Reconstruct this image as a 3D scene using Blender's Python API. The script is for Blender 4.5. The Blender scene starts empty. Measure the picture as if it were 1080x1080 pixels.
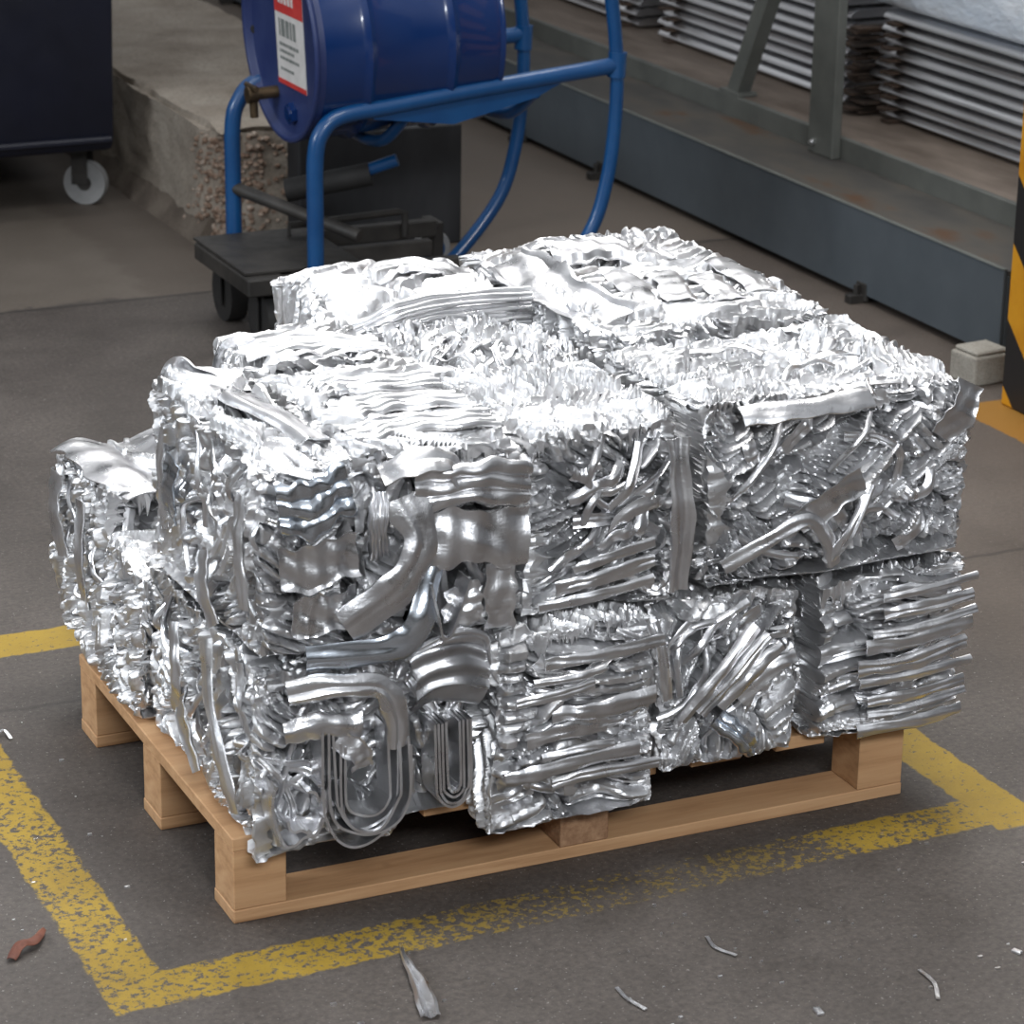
import bpy, bmesh, math, random
import numpy as np
from mathutils import Vector, Matrix
sc = bpy.context.scene
COL = sc.collection
PI = math.pi

# ------------------------------------------------------------------ materials
def new_mat(name):
    m = bpy.data.materials.new(name); m.use_nodes = True
    nt = m.node_tree; b = nt.nodes['Principled BSDF']
    return m, nt, b

def N(nt, t, **kw):
    n = nt.nodes.new(t)
    for k, v in kw.items():
        if k.startswith('i_'):
            n.inputs[k[2:].replace('_', ' ')].default_value = v
        else: setattr(n, k, v)
    return n

def L(nt, a, b): nt.links.new(a, b)

def ramp(nt, src, stops):
    r = N(nt, 'ShaderNodeValToRGB'); e = r.color_ramp.elements
    e[0].position, e[0].color = stops[0][0], (*stops[0][1], 1)
    e[1].position, e[1].color = stops[-1][0], (*stops[-1][1], 1)
    for p, c in stops[1:-1]:
        q = e.new(p); q.color = (*c, 1)
    L(nt, src, r.inputs[0]); return r.outputs[0]

def noise(nt, scale, detail=4, rough=.55, vec=None, dist=0):
    n = N(nt, 'ShaderNodeTexNoise', i_Scale=scale, i_Detail=detail, i_Roughness=rough, i_Distortion=dist)
    if vec is not None: L(nt, vec, n.inputs['Vector'])
    return n.outputs['Fac']

def objvec(nt, scale=(1, 1, 1)):
    c = N(nt, 'ShaderNodeTexCoord'); m = N(nt, 'ShaderNodeMapping'); m.inputs['Scale'].default_value = scale
    L(nt, c.outputs['Object'], m.inputs[0]); return m.outputs[0]

def math_n(nt, op, a, b=None, clamp=False):
    n = N(nt, 'ShaderNodeMath', operation=op, use_clamp=clamp)
    for i, x in enumerate((a, b)):
        if x is None: continue
        if isinstance(x, (int, float)): n.inputs[i].default_value = x
        else: L(nt, x, n.inputs[i])
    return n.outputs[0]

def mixc(nt, fac, a, b):
    n = N(nt, 'ShaderNodeMix', data_type='RGBA')
    if isinstance(fac, (int, float)): n.inputs[0].default_value = fac
    else: L(nt, fac, n.inputs[0])
    for i, x in ((6, a), (7, b)):
        if isinstance(x, tuple): n.inputs[i].default_value = (*x, 1)
        else: L(nt, x, n.inputs[i])
    return n.outputs[2]

def bump(nt, b, h, strength=.3, dist=.01):
    n = N(nt, 'ShaderNodeBump'); n.inputs['Strength'].default_value = strength; n.inputs['Distance'].default_value = dist
    L(nt, h, n.inputs['Height']); L(nt, n.outputs[0], b.inputs['Normal'])

def simple(name, c1, c2, scale=6, rough=(.5, .7), metal=0, bs=.1, bd=.003, stretch=(1, 1, 1), coat=0):
    m, nt, b = new_mat(name); v = objvec(nt, stretch)
    f = noise(nt, scale, 6, .6, v)
    L(nt, ramp(nt, f, [(.32, c1), (.68, c2)]), b.inputs['Base Color'])
    f2 = noise(nt, scale * 3.1, 4, .6, v)
    mr = N(nt, 'ShaderNodeMapRange'); mr.inputs[3].default_value, mr.inputs[4].default_value = rough
    L(nt, f2, mr.inputs[0]); L(nt, mr.outputs[0], b.inputs['Roughness'])
    b.inputs['Metallic'].default_value = metal
    b.inputs['Coat Weight'].default_value = coat
    if bs: bump(nt, b, f2, bs, bd)
    return m

def alu(name, c1=(.68, .68, .69), c2=(.84, .84, .85), rough=(.16, .42), bs=.25, sc_=26):
    m, nt, b = new_mat(name); v = objvec(nt)
    L(nt, ramp(nt, noise(nt, 14, 3, .5, v), [(.3, c1), (.7, c2)]), b.inputs['Base Color'])
    mr = N(nt, 'ShaderNodeMapRange'); mr.inputs[1].default_value = .3; mr.inputs[2].default_value = .7
    mr.inputs[3].default_value, mr.inputs[4].default_value = rough
    L(nt, noise(nt, 19, 3, .5, v), mr.inputs[0]); L(nt, mr.outputs[0], b.inputs['Roughness'])
    b.inputs['Metallic'].default_value = 1
    v2 = objvec(nt, (1, 1, 5)); v3 = objvec(nt, (5, 5, 1))
    g2 = math_n(nt, 'ADD', noise(nt, sc_ * 3, 5, .6, v, .6), math_n(nt, 'MULTIPLY', math_n(nt, 'MAXIMUM', noise(nt, sc_ * 2.2, 4, .6, v2), noise(nt, sc_ * 2.2, 4, .6, v3)), .8))
    bump(nt, b, g2, bs, .004)
    return m

M = {}
M['alu'] = alu('crushed_aluminium', rough=(.30, .56))
M['alu_sheet'] = alu('smooth_aluminium_strip', (.72, .72, .74), (.86, .86, .87), (.24, .44), .22, 14)
M['alu_blue'] = alu('bluish_aluminium_strip', (.62, .68, .76), (.72, .77, .83), (.15, .3), .1, 10)
M['profile'] = simple('mill_aluminium', (.80, .80, .82), (.92, .92, .93), 5, (.25, .38), 1, .05, .002, (1, .1, 1))
M['wrap'] = simple('pale_wrapping', (.62, .70, .80), (.86, .90, .95), 7, (.15, .3), 0, .6, .02, (1, .5, 1), .4)
M['dark_wrap'] = simple('dark_blue_sheet', (.05, .07, .10), (.12, .15, .19), 7, (.3, .5), 0, .3, .01)
M['steel_grey'] = simple('grey_painted_steel', (.066, .080, .092), (.082, .097, .110), 5, (.4, .6), 0, .06, .002)
M['frame_grey'] = simple('grey_green_painted_steel', (.085, .09, .082), (.13, .135, .122), 6, (.45, .65), 0, .08, .002)
M['rust'] = simple('rusty_dark_spacers', (.02, .015, .012), (.07, .042, .027), 18, (.7, .9), 0, .4, .004)
M['navy'] = simple('navy_bin_plastic', (.0025, .0035, .011), (.0045, .006, .018), 5, (.4, .6), 0, .06, .002)
M['black'] = simple('black_rubber', (.012, .012, .012), (.022, .02, .019), 9, (.6, .85), 0, .2, .002)
M['grey_rubber'] = simple('grey_wheel_rubber', (.20, .20, .20), (.30, .30, .30), 9, (.5, .7), 0, .1, .002)
M['darksteel'] = simple('dark_oily_steel', (.022, .021, .02), (.055, .05, .045), 9, (.4, .7), .3, .2, .003)
M['darkbox'] = simple('dark_scratched_sheet', (.009, .010, .012), (.026, .027, .030), 7, (.45, .7), 0, .15, .003, (1, 1, .4))
M['drumblue'] = simple('glossy_blue_drum_paint', (.0015, .019, .095), (.002, .025, .12), 3, (.2, .3), 0, .03, .002, coat=.5)
M['lidblue'] = simple('dusty_blue_lid_paint', (.014, .026, .105), (.026, .042, .13), 9, (.35, .55), 0, .05, .002)
M['tubeblue'] = simple('blue_tube_paint', (.0025, .05, .165), (.005, .068, .205), 8, (.28, .42), 0, .04, .002, coat=.3)
M['labelwhite'] = simple('label_paper', (.60, .58, .56), (.72, .70, .68), 20, (.5, .6), 0, 0)
M['labelred'] = simple('label_red', (.50, .03, .03), (.62, .06, .05), 20, (.4, .6), 0, 0)
M['ink'] = simple('label_ink', (.16, .18, .17), (.25, .26, .25), 40, (.5, .6), 0, 0)
M['brass'] = simple('dirty_brass', (.05, .035, .02), (.13, .09, .05), 20, (.4, .6), .7, .1)
M['leaf'] = simple('brown_dried_scrap', (.10, .030, .018), (.20, .07, .04), 30, (.6, .8), 0, .3, .002)
M['conc'] = None

def concrete(name, stops, scale=4):
    m, nt, b = new_mat(name); v = objvec(nt)
    f = noise(nt, scale, 10, .62, v); g = noise(nt, scale * 22, 6, .7, v)
    c = ramp(nt, f, stops)
    sp = ramp(nt, g, [(.36, (.45, .42, .40)), (.5, (1, 1, 1)), (.68, (1.25, 1.22, 1.2))])
    mx = N(nt, 'ShaderNodeMix', data_type='RGBA', blend_type='MULTIPLY'); mx.inputs[0].default_value = .55
    L(nt, c, mx.inputs[6]); L(nt, sp, mx.inputs[7]); L(nt, mx.outputs[2], b.inputs['Base Color'])
    b.inputs['Roughness'].default_value = .85
    bump(nt, b, g, .5, .006); return m
M['conc'] = concrete('rough_concrete', [(.3, (.20, .165, .13)), (.5, (.29, .25, .205)), (.72, (.36, .32, .27))])
M['conc_dark'] = concrete('stained_concrete_foot', [(.3, (.07, .054, .042)), (.5, (.12, .096, .076)), (.72, (.18, .15, .12))], 7)
M['conc_light'] = concrete('pale_concrete', [(.3, (.24, .22, .19)), (.5, (.32, .30, .26)), (.72, (.40, .38, .34))], 9)
M['stone'] = concrete('exposed_pebbles', [(.3, (.10, .05, .03)), (.5, (.26, .18, .13)), (.72, (.50, .44, .38))], 45)

def wood_mat():
    m, nt, b = new_mat('raw_pine'); v = objvec(nt, (1, 1, 1))
    n1 = noise(nt, 2.5, 3, .5, v)
    w = N(nt, 'ShaderNodeTexNoise', i_Scale=9, i_Detail=6, i_Roughness=.65)
    mp = objvec(nt, (.35, 3.2, 6)); L(nt, mp, w.inputs['Vector'])
    c = ramp(nt, w.outputs['Fac'], [(.28, (.33, .17, .075)), (.5, (.52, .30, .15)), (.75, (.62, .39, .21))])
    k = N(nt, 'ShaderNodeTexVoronoi', i_Scale=5.5, feature='F1'); L(nt, v, k.inputs['Vector'])
    kf = ramp(nt, k.outputs['Distance'], [(.03, (1, 1, 1)), (.1, (0, 0, 0))])
    c = mixc(nt, kf, c, (.13, .05, .02))
    c2 = mixc(nt, math_n(nt, 'MULTIPLY', n1, .45), c, (.40, .23, .115))
    L(nt, c2, b.inputs['Base Color']); b.inputs['Roughness'].default_value = .72
    bump(nt, b, w.outputs['Fac'], .25, .003); return m
M['wood'] = wood_mat()
M['chip'] = simple('pressed_chip_wood', (.22, .11, .055), (.42, .25, .14), 60, (.7, .9), 0, .5, .003)

def floor_mat():
    m, nt, b = new_mat('worn_concrete_floor_with_yellow_lines')
    c = N(nt, 'ShaderNodeTexCoord'); v = c.outputs['Object']
    s = N(nt, 'ShaderNodeSeparateXYZ'); L(nt, v, s.inputs[0]); X, Y = s.outputs[0], s.outputs[1]
    big = noise(nt, 1.1, 6, .6, v); mid = noise(nt, 6, 8, .65, v); fine = noise(nt, 90, 5, .7, v); grit = noise(nt, 170, 2, .6, v)
    base = ramp(nt, big, [(.3, (.050, .041, .036)), (.5, (.070, .059, .052)), (.72, (.103, .088, .078))])
    m1 = ramp(nt, mid, [(.25, (.62, .60, .58)), (.5, (1, 1, 1)), (.8, (1.3, 1.3, 1.3))])
    mx = N(nt, 'ShaderNodeMix', data_type='RGBA', blend_type='MULTIPLY'); mx.inputs[0].default_value = .8
    L(nt, base, mx.inputs[6]); L(nt, m1, mx.inputs[7])
    f1 = ramp(nt, fine, [(.3, (.55, .54, .54)), (.5, (1, 1, 1)), (.72, (1.5, 1.47, 1.44))])
    mx2 = N(nt, 'ShaderNodeMix', data_type='RGBA', blend_type='MULTIPLY'); mx2.inputs[0].default_value = .85
    L(nt, mx.outputs[2], mx2.inputs[6]); L(nt, f1, mx2.inputs[7])
    # light specks
    col = mixc(nt, ramp(nt, grit, [(.66, (0, 0, 0)), (.74, (.6, .6, .6))]), mx2.outputs[2], (.42, .40, .38))
    # lighter, browner slabs farther back
    def step(val, a, bb):
        mr = N(nt, 'ShaderNodeMapRange', interpolation_type='SMOOTHSTEP')
        mr.inputs[1].default_value = a; mr.inputs[2].default_value = bb; L(nt, val, mr.inputs[0]); return mr.outputs[0]
    wob = math_n(nt, 'MULTIPLY', math_n(nt, 'SUBTRACT', mid, .5), .25)
    far = step(math_n(nt, 'ADD', Y, wob), 3.50, 3.53)
    lt = mixc(nt, .5, col, (.165, .138, .108))
    # darker brown strip of floor beside the concrete ledge
    xx = math_n(nt, 'ADD', X, wob)
    ledge_strip = math_n(nt, 'MULTIPLY', step(xx, 1.0, 1.06), math_n(nt, 'SUBTRACT', 1.0, step(xx, 1.45, 1.6)))
    lt = mixc(nt, math_n(nt, 'MULTIPLY', ledge_strip, .6), lt, (.075, .058, .045))
    col = mixc(nt, math_n(nt, 'MULTIPLY', far, .85), col, lt)
    right = math_n(nt, 'MULTIPLY', step(X, 1.5, 1.9), .55)
    col = mixc(nt, math_n(nt, 'MULTIPLY', right, math_n(nt, 'ADD', mid, .2, True)), col, (.125, .094, .072))
    # slab joints
    def line(val, at, w, wobv):
        d = math_n(nt, 'ABSOLUTE', math_n(nt, 'SUBTRACT', math_n(nt, 'ADD', val, wobv), at))
        mr = N(nt, 'ShaderNodeMapRange'); mr.inputs[1].default_value = w * .4; mr.inputs[2].default_value = w
        mr.inputs[3].default_value = 1; mr.inputs[4].default_value = 0; L(nt, d, mr.inputs[0]); return mr.outputs[0]
    w2 = math_n(nt, 'MULTIPLY', math_n(nt, 'SUBTRACT', noise(nt, 5, 3, .6, v), .5), .05)
    j = math_n(nt, 'MAXIMUM', line(Y, 3.50, .012, math_n(nt, 'MULTIPLY', w2, .4)), math_n(nt, 'MULTIPLY', line(Y, .93, .010, w2), .7))
    col = mixc(nt, math_n(nt, 'MULTIPLY', j, .75), col, (.02, .017, .015))
    # yellow box
    ew = math_n(nt, 'MULTIPLY', math_n(nt, 'SUBTRACT', noise(nt, 22, 4, .6, v), .5), .028)
    def band(val, a, bb):
        vv = math_n(nt, 'ADD', val, ew)
        return math_n(nt, 'MULTIPLY', step(vv, a - .003, a + .003), math_n(nt, 'SUBTRACT', 1.0, step(vv, bb - .003, bb + .003)))
    inx = math_n(nt, 'MULTIPLY', step(X, -.252, -.248), math_n(nt, 'SUBTRACT', 1.0, step(X, 1.372, 1.376)))
    iny = math_n(nt, 'MULTIPLY', step(Y, -.19, -.18), math_n(nt, 'SUBTRACT', 1.0, step(Y, 1.28, 1.285)))
    left = math_n(nt, 'MULTIPLY', band(X, -.25, -.152), iny)
    rightb = math_n(nt, 'MULTIPLY', band(X, 1.275, 1.372), iny)
    # the front stripe is drawn very slightly askew
    Yf = math_n(nt, 'SUBTRACT', Y, math_n(nt, 'MULTIPLY', X, .022))
    front = math_n(nt, 'MULTIPLY', band(Yf, -.192, -.092), inx)
    back = math_n(nt, 'MULTIPLY', band(Y, 1.175, 1.285), inx)
    # wear: coarse scuffs, heavier along the middle of the front stripe
    wear = noise(nt, 75, 6, .72, v); wear2 = noise(nt, 9, 5, .6, v)
    wx = math_n(nt, 'MULTIPLY', step(X, .05, .5), math_n(nt, 'SUBTRACT', 1.0, step(X, .85, 1.08)))
    thr = math_n(nt, 'ADD', math_n(nt, 'MULTIPLY', wx, .085), math_n(nt, 'MULTIPLY', math_n(nt, 'SUBTRACT', wear2, .5), .30))
    kf = step(math_n(nt, 'SUBTRACT', wear, thr), .43, .49)
    solid = step(math_n(nt, 'SUBTRACT', wear, math_n(nt, 'MULTIPLY', math_n(nt, 'SUBTRACT', wear2, .5), .1)), .36, .42)
    a1 = math_n(nt, 'MULTIPLY', math_n(nt, 'MAXIMUM', left, front), kf)
    a2 = math_n(nt, 'MULTIPLY', math_n(nt, 'MAXIMUM', rightb, back), solid)
    # worn corner at the right front
    ye = ramp(nt, mid, [(.3, (.25, .155, .011)), (.6, (.36, .235, .022))])
    dull = mixc(nt, math_n(nt, 'MULTIPLY', wx, .75), ye, (.16, .115, .035))
    al = math_n(nt, 'MULTIPLY', math_n(nt, 'MAXIMUM', a1, a2), .93)
    col = mixc(nt, al, col, dull)
    # yellow ring painted round the foot of the striped pillar
    px = band(X, 2.50, 2.95); py = band(Y, 1.45, 1.84)
    py2 = math_n(nt, 'MULTIPLY', px, py)
    col = mixc(nt, py2, col, (.26, .12, .010))
    L(nt, col, b.inputs['Base Color'])
    mr = N(nt, 'ShaderNodeMapRange'); mr.inputs[3].default_value = .5; mr.inputs[4].default_value = .8
    L(nt, mid, mr.inputs[0]); L(nt, mr.outputs[0], b.inputs['Roughness'])
    bump(nt, b, fine, .35, .004); return m
M['floor'] = floor_mat()

def stripes_mat():
    m, nt, b = new_mat('yellow_and_black_hazard_paint')
    c = N(nt, 'ShaderNodeTexCoord'); s = N(nt, 'ShaderNodeSeparateXYZ'); L(nt, c.outputs['Object'], s.inputs[0])
    # object space: local x across the face, z up
    d = math_n(nt, 'ADD', math_n(nt, 'SUBTRACT', s.outputs[0], s.outputs[1]), s.outputs[2])
    f = math_n(nt, 'FRACT', math_n(nt, 'DIVIDE', math_n(nt, 'ADD', d, .08 + .71), .355))
    k = math_n(nt, 'LESS_THAN', f, .53)
    n_ = noise(nt, 12, 5, .6, c.outputs['Object'])
    ye = ramp(nt, n_, [(.3, (.46, .19, .005)), (.6, (.55, .25, .010))])
    L(nt, mixc(nt, k, (.012, .011, .011), ye), b.inputs['Base Color']); b.inputs['Roughness'].default_value = .5
    return m
M['stripes'] = stripes_mat()

def channel_top_mat():
    m, nt, b = new_mat('stained_steel_top'); v = objvec(nt, (1, .5, 1))
    f = noise(nt, 4, 8, .65, v); c = ramp(nt, f, [(.3, (.05, .048, .046)), (.45, (.085, .08, .073)), (.56, (.11, .098, .083)), (.66, (.12, .065, .035))])
    L(nt, c, b.inputs['Base Color']); b.inputs['Roughness'].default_value = .42; b.inputs['Metallic'].default_value = .2; return m
M['chtop'] = channel_top_mat()
M['dustwood'] = simple('dusty_brown_ledge', (.10, .075, .057), (.20, .16, .13), 9, (.6, .85), 0, .3, .004, (1, .3, 1))
M['wallgrey'] = simple('grey_cladding', (.16, .16, .165), (.21, .21, .215), 2, (.6, .8), 0, 0)

# ------------------------------------------------------------------ geometry helpers
def tag(o, label=None, cat=None, group=None, kind=None):
    if label: o['label'] = label
    if cat: o['category'] = cat
    if group: o['group'] = group
    if kind: o['kind'] = kind
    return o

def empty(name, loc, rz=0):
    o = bpy.data.objects.new(name, None); COL.objects.link(o); o.location = loc; o.rotation_euler.z = rz
    o.empty_display_size = .1; return o

def link_mesh(name, me, mat, parent=None, loc=(0, 0, 0), smooth=False):
    o = bpy.data.objects.new(name, me); COL.objects.link(o); o.location = loc
    if mat is not None: me.materials.append(M[mat] if isinstance(mat, str) else mat)
    if parent is not None: o.parent = parent
    if smooth: me.polygons.foreach_set('use_smooth', [True] * len(me.polygons))
    return o

class MB:
    def __init__(s): s.bm = bmesh.new()
    def box(s, c, d, bev=0.0, rot=None, seg=1):
        r = bmesh.ops.create_cube(s.bm, size=1.0); vs = r['verts']
        bmesh.ops.scale(s.bm, vec=d, verts=vs)
        if bev:
            es = list({e for v in vs for e in v.link_edges})
            g = bmesh.ops.bevel(s.bm, geom=es, offset=bev, segments=seg, profile=.5, affect='EDGES')
            vs = list({v for f in g['faces'] for v in f.verts} | {v for v in vs if v.is_valid})
        if rot: bmesh.ops.rotate(s.bm, cent=(0, 0, 0), matrix=Matrix.Rotation(rot[0], 3, rot[1]), verts=vs)
        bmesh.ops.translate(s.bm, vec=c, verts=vs); return s
    def cyl(s, a, b, r, seg=24, r2=None, caps=True):
        a, b = Vector(a), Vector(b); d = b - a
        q = d.to_track_quat('Z', 'Y').to_matrix().to_4x4(); q.translation = (a + b) / 2
        bmesh.ops.create_cone(s.bm, cap_ends=caps, segments=seg, radius1=r, radius2=r if r2 is None else r2, depth=d.length, matrix=q); return s
    def tube(s, pts, r, seg=14, smooth_iter=0, caps=True):
        P = [Vector(p) for p in pts]
        rings = []; up = None
        for i, p in enumerate(P):
            t = (P[min(i + 1, len(P) - 1)] - P[max(i - 1, 0)]).normalized()
            if up is None:
                up = t.orthogonal().normalized()
            up = (up - t * up.dot(t)).normalized(); w = t.cross(up)
            rr = r(i / (len(P) - 1)) if callable(r) else r
            rings.append([s.bm.verts.new(p + (up * math.cos(a) + w * math.sin(a)) * rr) for a in [2 * PI * k / seg for k in range(seg)]])
        for A, B in zip(rings, rings[1:]):
            for k in range(seg): s.bm.faces.new((A[k], A[(k + 1) % seg], B[(k + 1) % seg], B[k]))
        if caps: s.bm.faces.new(rings[0][::-1]); s.bm.faces.new(rings[-1])
        return s
    def lathe(s, prof, seg=48, mat=None):
        # prof: list of (radius, height along local z); mat 4x4 places it
        rings = []
        for r, h in prof:
            if r < 1e-5: rings.append([s.bm.verts.new((mat or Matrix()) @ Vector((0, 0, h)))])
            else: rings.append([s.bm.verts.new((mat or Matrix()) @ Vector((r * math.cos(2 * PI * k / seg), r * math.sin(2 * PI * k / seg), h))) for k in range(seg)])
        for A, B in zip(rings, rings[1:]):
            for k in range(seg):
                k2 = (k + 1) % seg
                if len(A) == 1 and len(B) == 1: continue
                if len(A) == 1: s.bm.faces.new((A[0], B[k2], B[k]))
                elif len(B) == 1: s.bm.faces.new((A[k], A[k2], B[0]))
                else: s.bm.faces.new((A[k], A[k2], B[k2], B[k]))
        return s
    def prism(s, poly, axis, lo, hi):
        # poly in the plane across `axis`
        def v(p, t):
            q = list(p); q.insert(axis, t); return s.bm.verts.new(q)
        A = [v(p, lo) for p in poly]; B = [v(p, hi) for p in poly]; n = len(poly)
        s.bm.faces.new(A); s.bm.faces.new(B[::-1])
        for k in range(n): s.bm.faces.new((A[k], A[(k + 1) % n], B[(k + 1) % n], B[k]))
        return s
    def build(s, name, mat, parent=None, loc=(0, 0, 0), smooth=False, angle=40):
        bmesh.ops.recalc_face_normals(s.bm, faces=s.bm.faces)
        me = bpy.data.meshes.new(name); s.bm.to_mesh(me); s.bm.free()
        o = link_mesh(name, me, mat, parent, loc, smooth)
        if smooth: me.set_sharp_from_angle(angle=math.radians(angle))
        return o

def arc_pts(ctrl, n=10):
    """Catmull-Rom through control points"""
    P = [Vector(c) for c in ctrl]; P = [P[0] * 2 - P[1]] + P + [P[-1] * 2 - P[-2]]
    out = []
    for i in range(1, len(P) - 2):
        for k in range(n):
            t = k / n; a, b, c, d = P[i - 1], P[i], P[i + 1], P[i + 2]
            out.append(.5 * ((2 * b) + (c - a) * t + (2 * a - 5 * b + 4 * c - d) * t * t + (3 * b - a - 3 * c + d) * t ** 3))
    out.append(P[-2]); return out

# ------------------------------------------------------------------ numpy noise
def _h(*k):
    h = np.zeros(np.broadcast(*k).shape, np.uint64)
    mul = (374761393, 668265263, 2147483647, 1274126177)
    for a, m_ in zip(k, mul):
        h = (h + (np.asarray(a).astype(np.int64) & 0xffffffff).astype(np.uint64) * np.uint64(m_)) & np.uint64(0xffffffff)
    h = ((h ^ (h >> np.uint64(13))) * np.uint64(1274126177)) & np.uint64(0xffffffff)
    h = ((h ^ (h >> np.uint64(15))) * np.uint64(2246822519)) & np.uint64(0xffffffff)
    return ((h ^ (h >> np.uint64(16))) & np.uint64(0xffffff)).astype(np.float64) / float(0xffffff)

def vn2(x, y, seed):
    ix, iy = np.floor(x), np.floor(y); fx, fy = x - ix, y - iy
    ux, uy = fx * fx * (3 - 2 * fx), fy * fy * (3 - 2 * fy)
    a, b = _h(ix, iy, seed), _h(ix + 1, iy, seed); c, d = _h(ix, iy + 1, seed), _h(ix + 1, iy + 1, seed)
    return (a + (b - a) * ux) * (1 - uy) + (c + (d - c) * ux) * uy - .5

def vn3(x, y, z, seed):
    ix, iy, iz = np.floor(x), np.floor(y), np.floor(z); fx, fy, fz = x - ix, y - iy, z - iz
    ux, uy, uz = [f * f * (3 - 2 * f) for f in (fx, fy, fz)]
    def lay(k):
        a, b = _h(ix, iy, iz + k, seed), _h(ix + 1, iy, iz + k, seed); c, d = _h(ix, iy + 1, iz + k, seed), _h(ix + 1, iy + 1, iz + k, seed)
        return (a + (b - a) * ux) * (1 - uy) + (c + (d - c) * ux) * uy
    return lay(0) * (1 - uz) + lay(1) * uz - .5

def sstep(a, b, x):
    t = np.clip((x - a) / (b - a), 0, 1); return t * t * (3 - 2 * t)

# ------------------------------------------------------------------ crushed surfaces
def crush(u, v, U, V, rng, sty):
    """outward height of a pressed face made of folded strips, all in metres"""
    K = sty.get('regions', 6); th0 = sty.get('angle', 0.); spread = sty.get('spread', .5)
    wlo, whi = [q_ * .72 for q_ in sty.get('w', (.018, .045))]; llo, lhi = sty.get('len', (.07, .25))
    sd = int(rng.integers(1, 10 ** 6))
    wu = u + .022 * vn2(u * 9, v * 9, sd) + .0045 * vn2(u * 30, v * 30, sd + 1)
    wv = v + .022 * vn2(u * 9, v * 9, sd + 2) + .0045 * vn2(u * 30, v * 30, sd + 3)
    cu, cv = rng.random(K) * U, rng.random(K) * V
    best = np.full(u.shape, 9.); sec = np.full(u.shape, 9.); idx = np.zeros(u.shape, int)
    for k in range(K):
        a = rng.random() * PI; e = 1 + rng.random() * .8
        du, dv = wu - cu[k], wv - cv[k]
        d = np.hypot((du * math.cos(a) + dv * math.sin(a)) * e, (-du * math.sin(a) + dv * math.cos(a)) / e)
        m = d < best; sec = np.where(m, best, np.minimum(sec, d)); best = np.where(m, d, best); idx = np.where(m, k, idx)
    H = np.zeros(u.shape)
    for k in range(K):
        m = idx == k
        if not m.any(): continue
        x, y = wu[m] - cu[k], wv[m] - cv[k]
        th = th0 + rng.normal() * spread
        s = x * math.cos(th) + y * math.sin(th); t = -x * math.sin(th) + y * math.cos(th)   # t runs along the strips
        curl = rng.random() < sty.get('curl', .15)
        if curl:
            ox, oy = (rng.random(2) - .5) * .10; s, t = np.hypot(x - ox, y - oy) * .9, np.arctan2(y - oy, x - ox) * .05
        else:
            s = s + rng.normal() * 2.2 * t * t + .006 * np.sin(t * 30 + rng.random() * 6)
        w = rng.uniform(wlo, whi); ln = rng.uniform(llo, lhi)
        q = s / w + .9 * vn2(s / w * .6, t * 3, sd + 9 + k); i = np.floor(q); f = q - i
        r1, r2, r3, r4, r5 = [_h(i, k, sd + j) for j in range(5)]
        tj = np.floor(t / ln + r1 * 5); tf = t / ln + r1 * 5 - tj
        c1, c2, c3 = [_h(i, tj, sd + 20 + j) for j in range(3)]
        h = (c1 - .62) * sty.get('off', .020)
        bulge = np.sqrt(np.clip(1 - (2 * f - 1) ** 2, 0, 1))
        flat = sstep(0, .12, f) * sstep(0, .12, 1 - f)
        prof = np.where(r2 < .42, w * .15 * bulge, np.where(r2 < .72, .006 * flat + (f - .5) * w * .42 * np.sign(r3 - .5),
               .006 * flat + .0022 * np.cos(f * 2 * PI * np.floor(2 + 4 * r4))))
        h += prof + (tf - .5) * (c2 - .5) * .10 * ln * 3 + (f - .5) * (c3 - .5) * w * .9
        h -= (.013 + .022 * r5) * np.exp(-np.minimum(f, 1 - f) * w / .0021)
        h -= .016 * np.exp(-np.minimum(tf, 1 - tf) * ln / .0022)
        h += (rng.random() - .6) * .020
        H[m] = h
    H -= sty.get('crev', .030) * np.exp(-(sec - best) / .0045)
    cr = sty.get('crumple', 1.)
    n1 = np.abs(vn2(wu * 24, wv * 24, sd + 50)); n2 = np.abs(vn2(wu * 55 + 3, wv * 55, sd + 51)); n3 = vn2(u * 120, v * 120, sd + 52)
    fx, fy = wu * 26 + 1.5 * vn2(u * 40, v * 40, sd + 70), wv * 26
    ci, cj = np.floor(fx), np.floor(fy)
    facet = (_h(ci, cj, sd + 71) - .5) * (fx - ci - .5) + (_h(ci, cj, sd + 72) - .5) * (fy - cj - .5) + (_h(ci, cj, sd + 73) - .5) * .5
    H += cr * (.009 * (n1 - .12) + .0042 * (n2 - .12) + .0008 * n3 + .009 * facet)
    hole = vn2(u * 11 + 7, v * 11, sd + 60)
    H -= sty.get('hole', .02) * sstep(.26, .42, hole)
    return np.clip(H - .004, -.055, .010)

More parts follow.
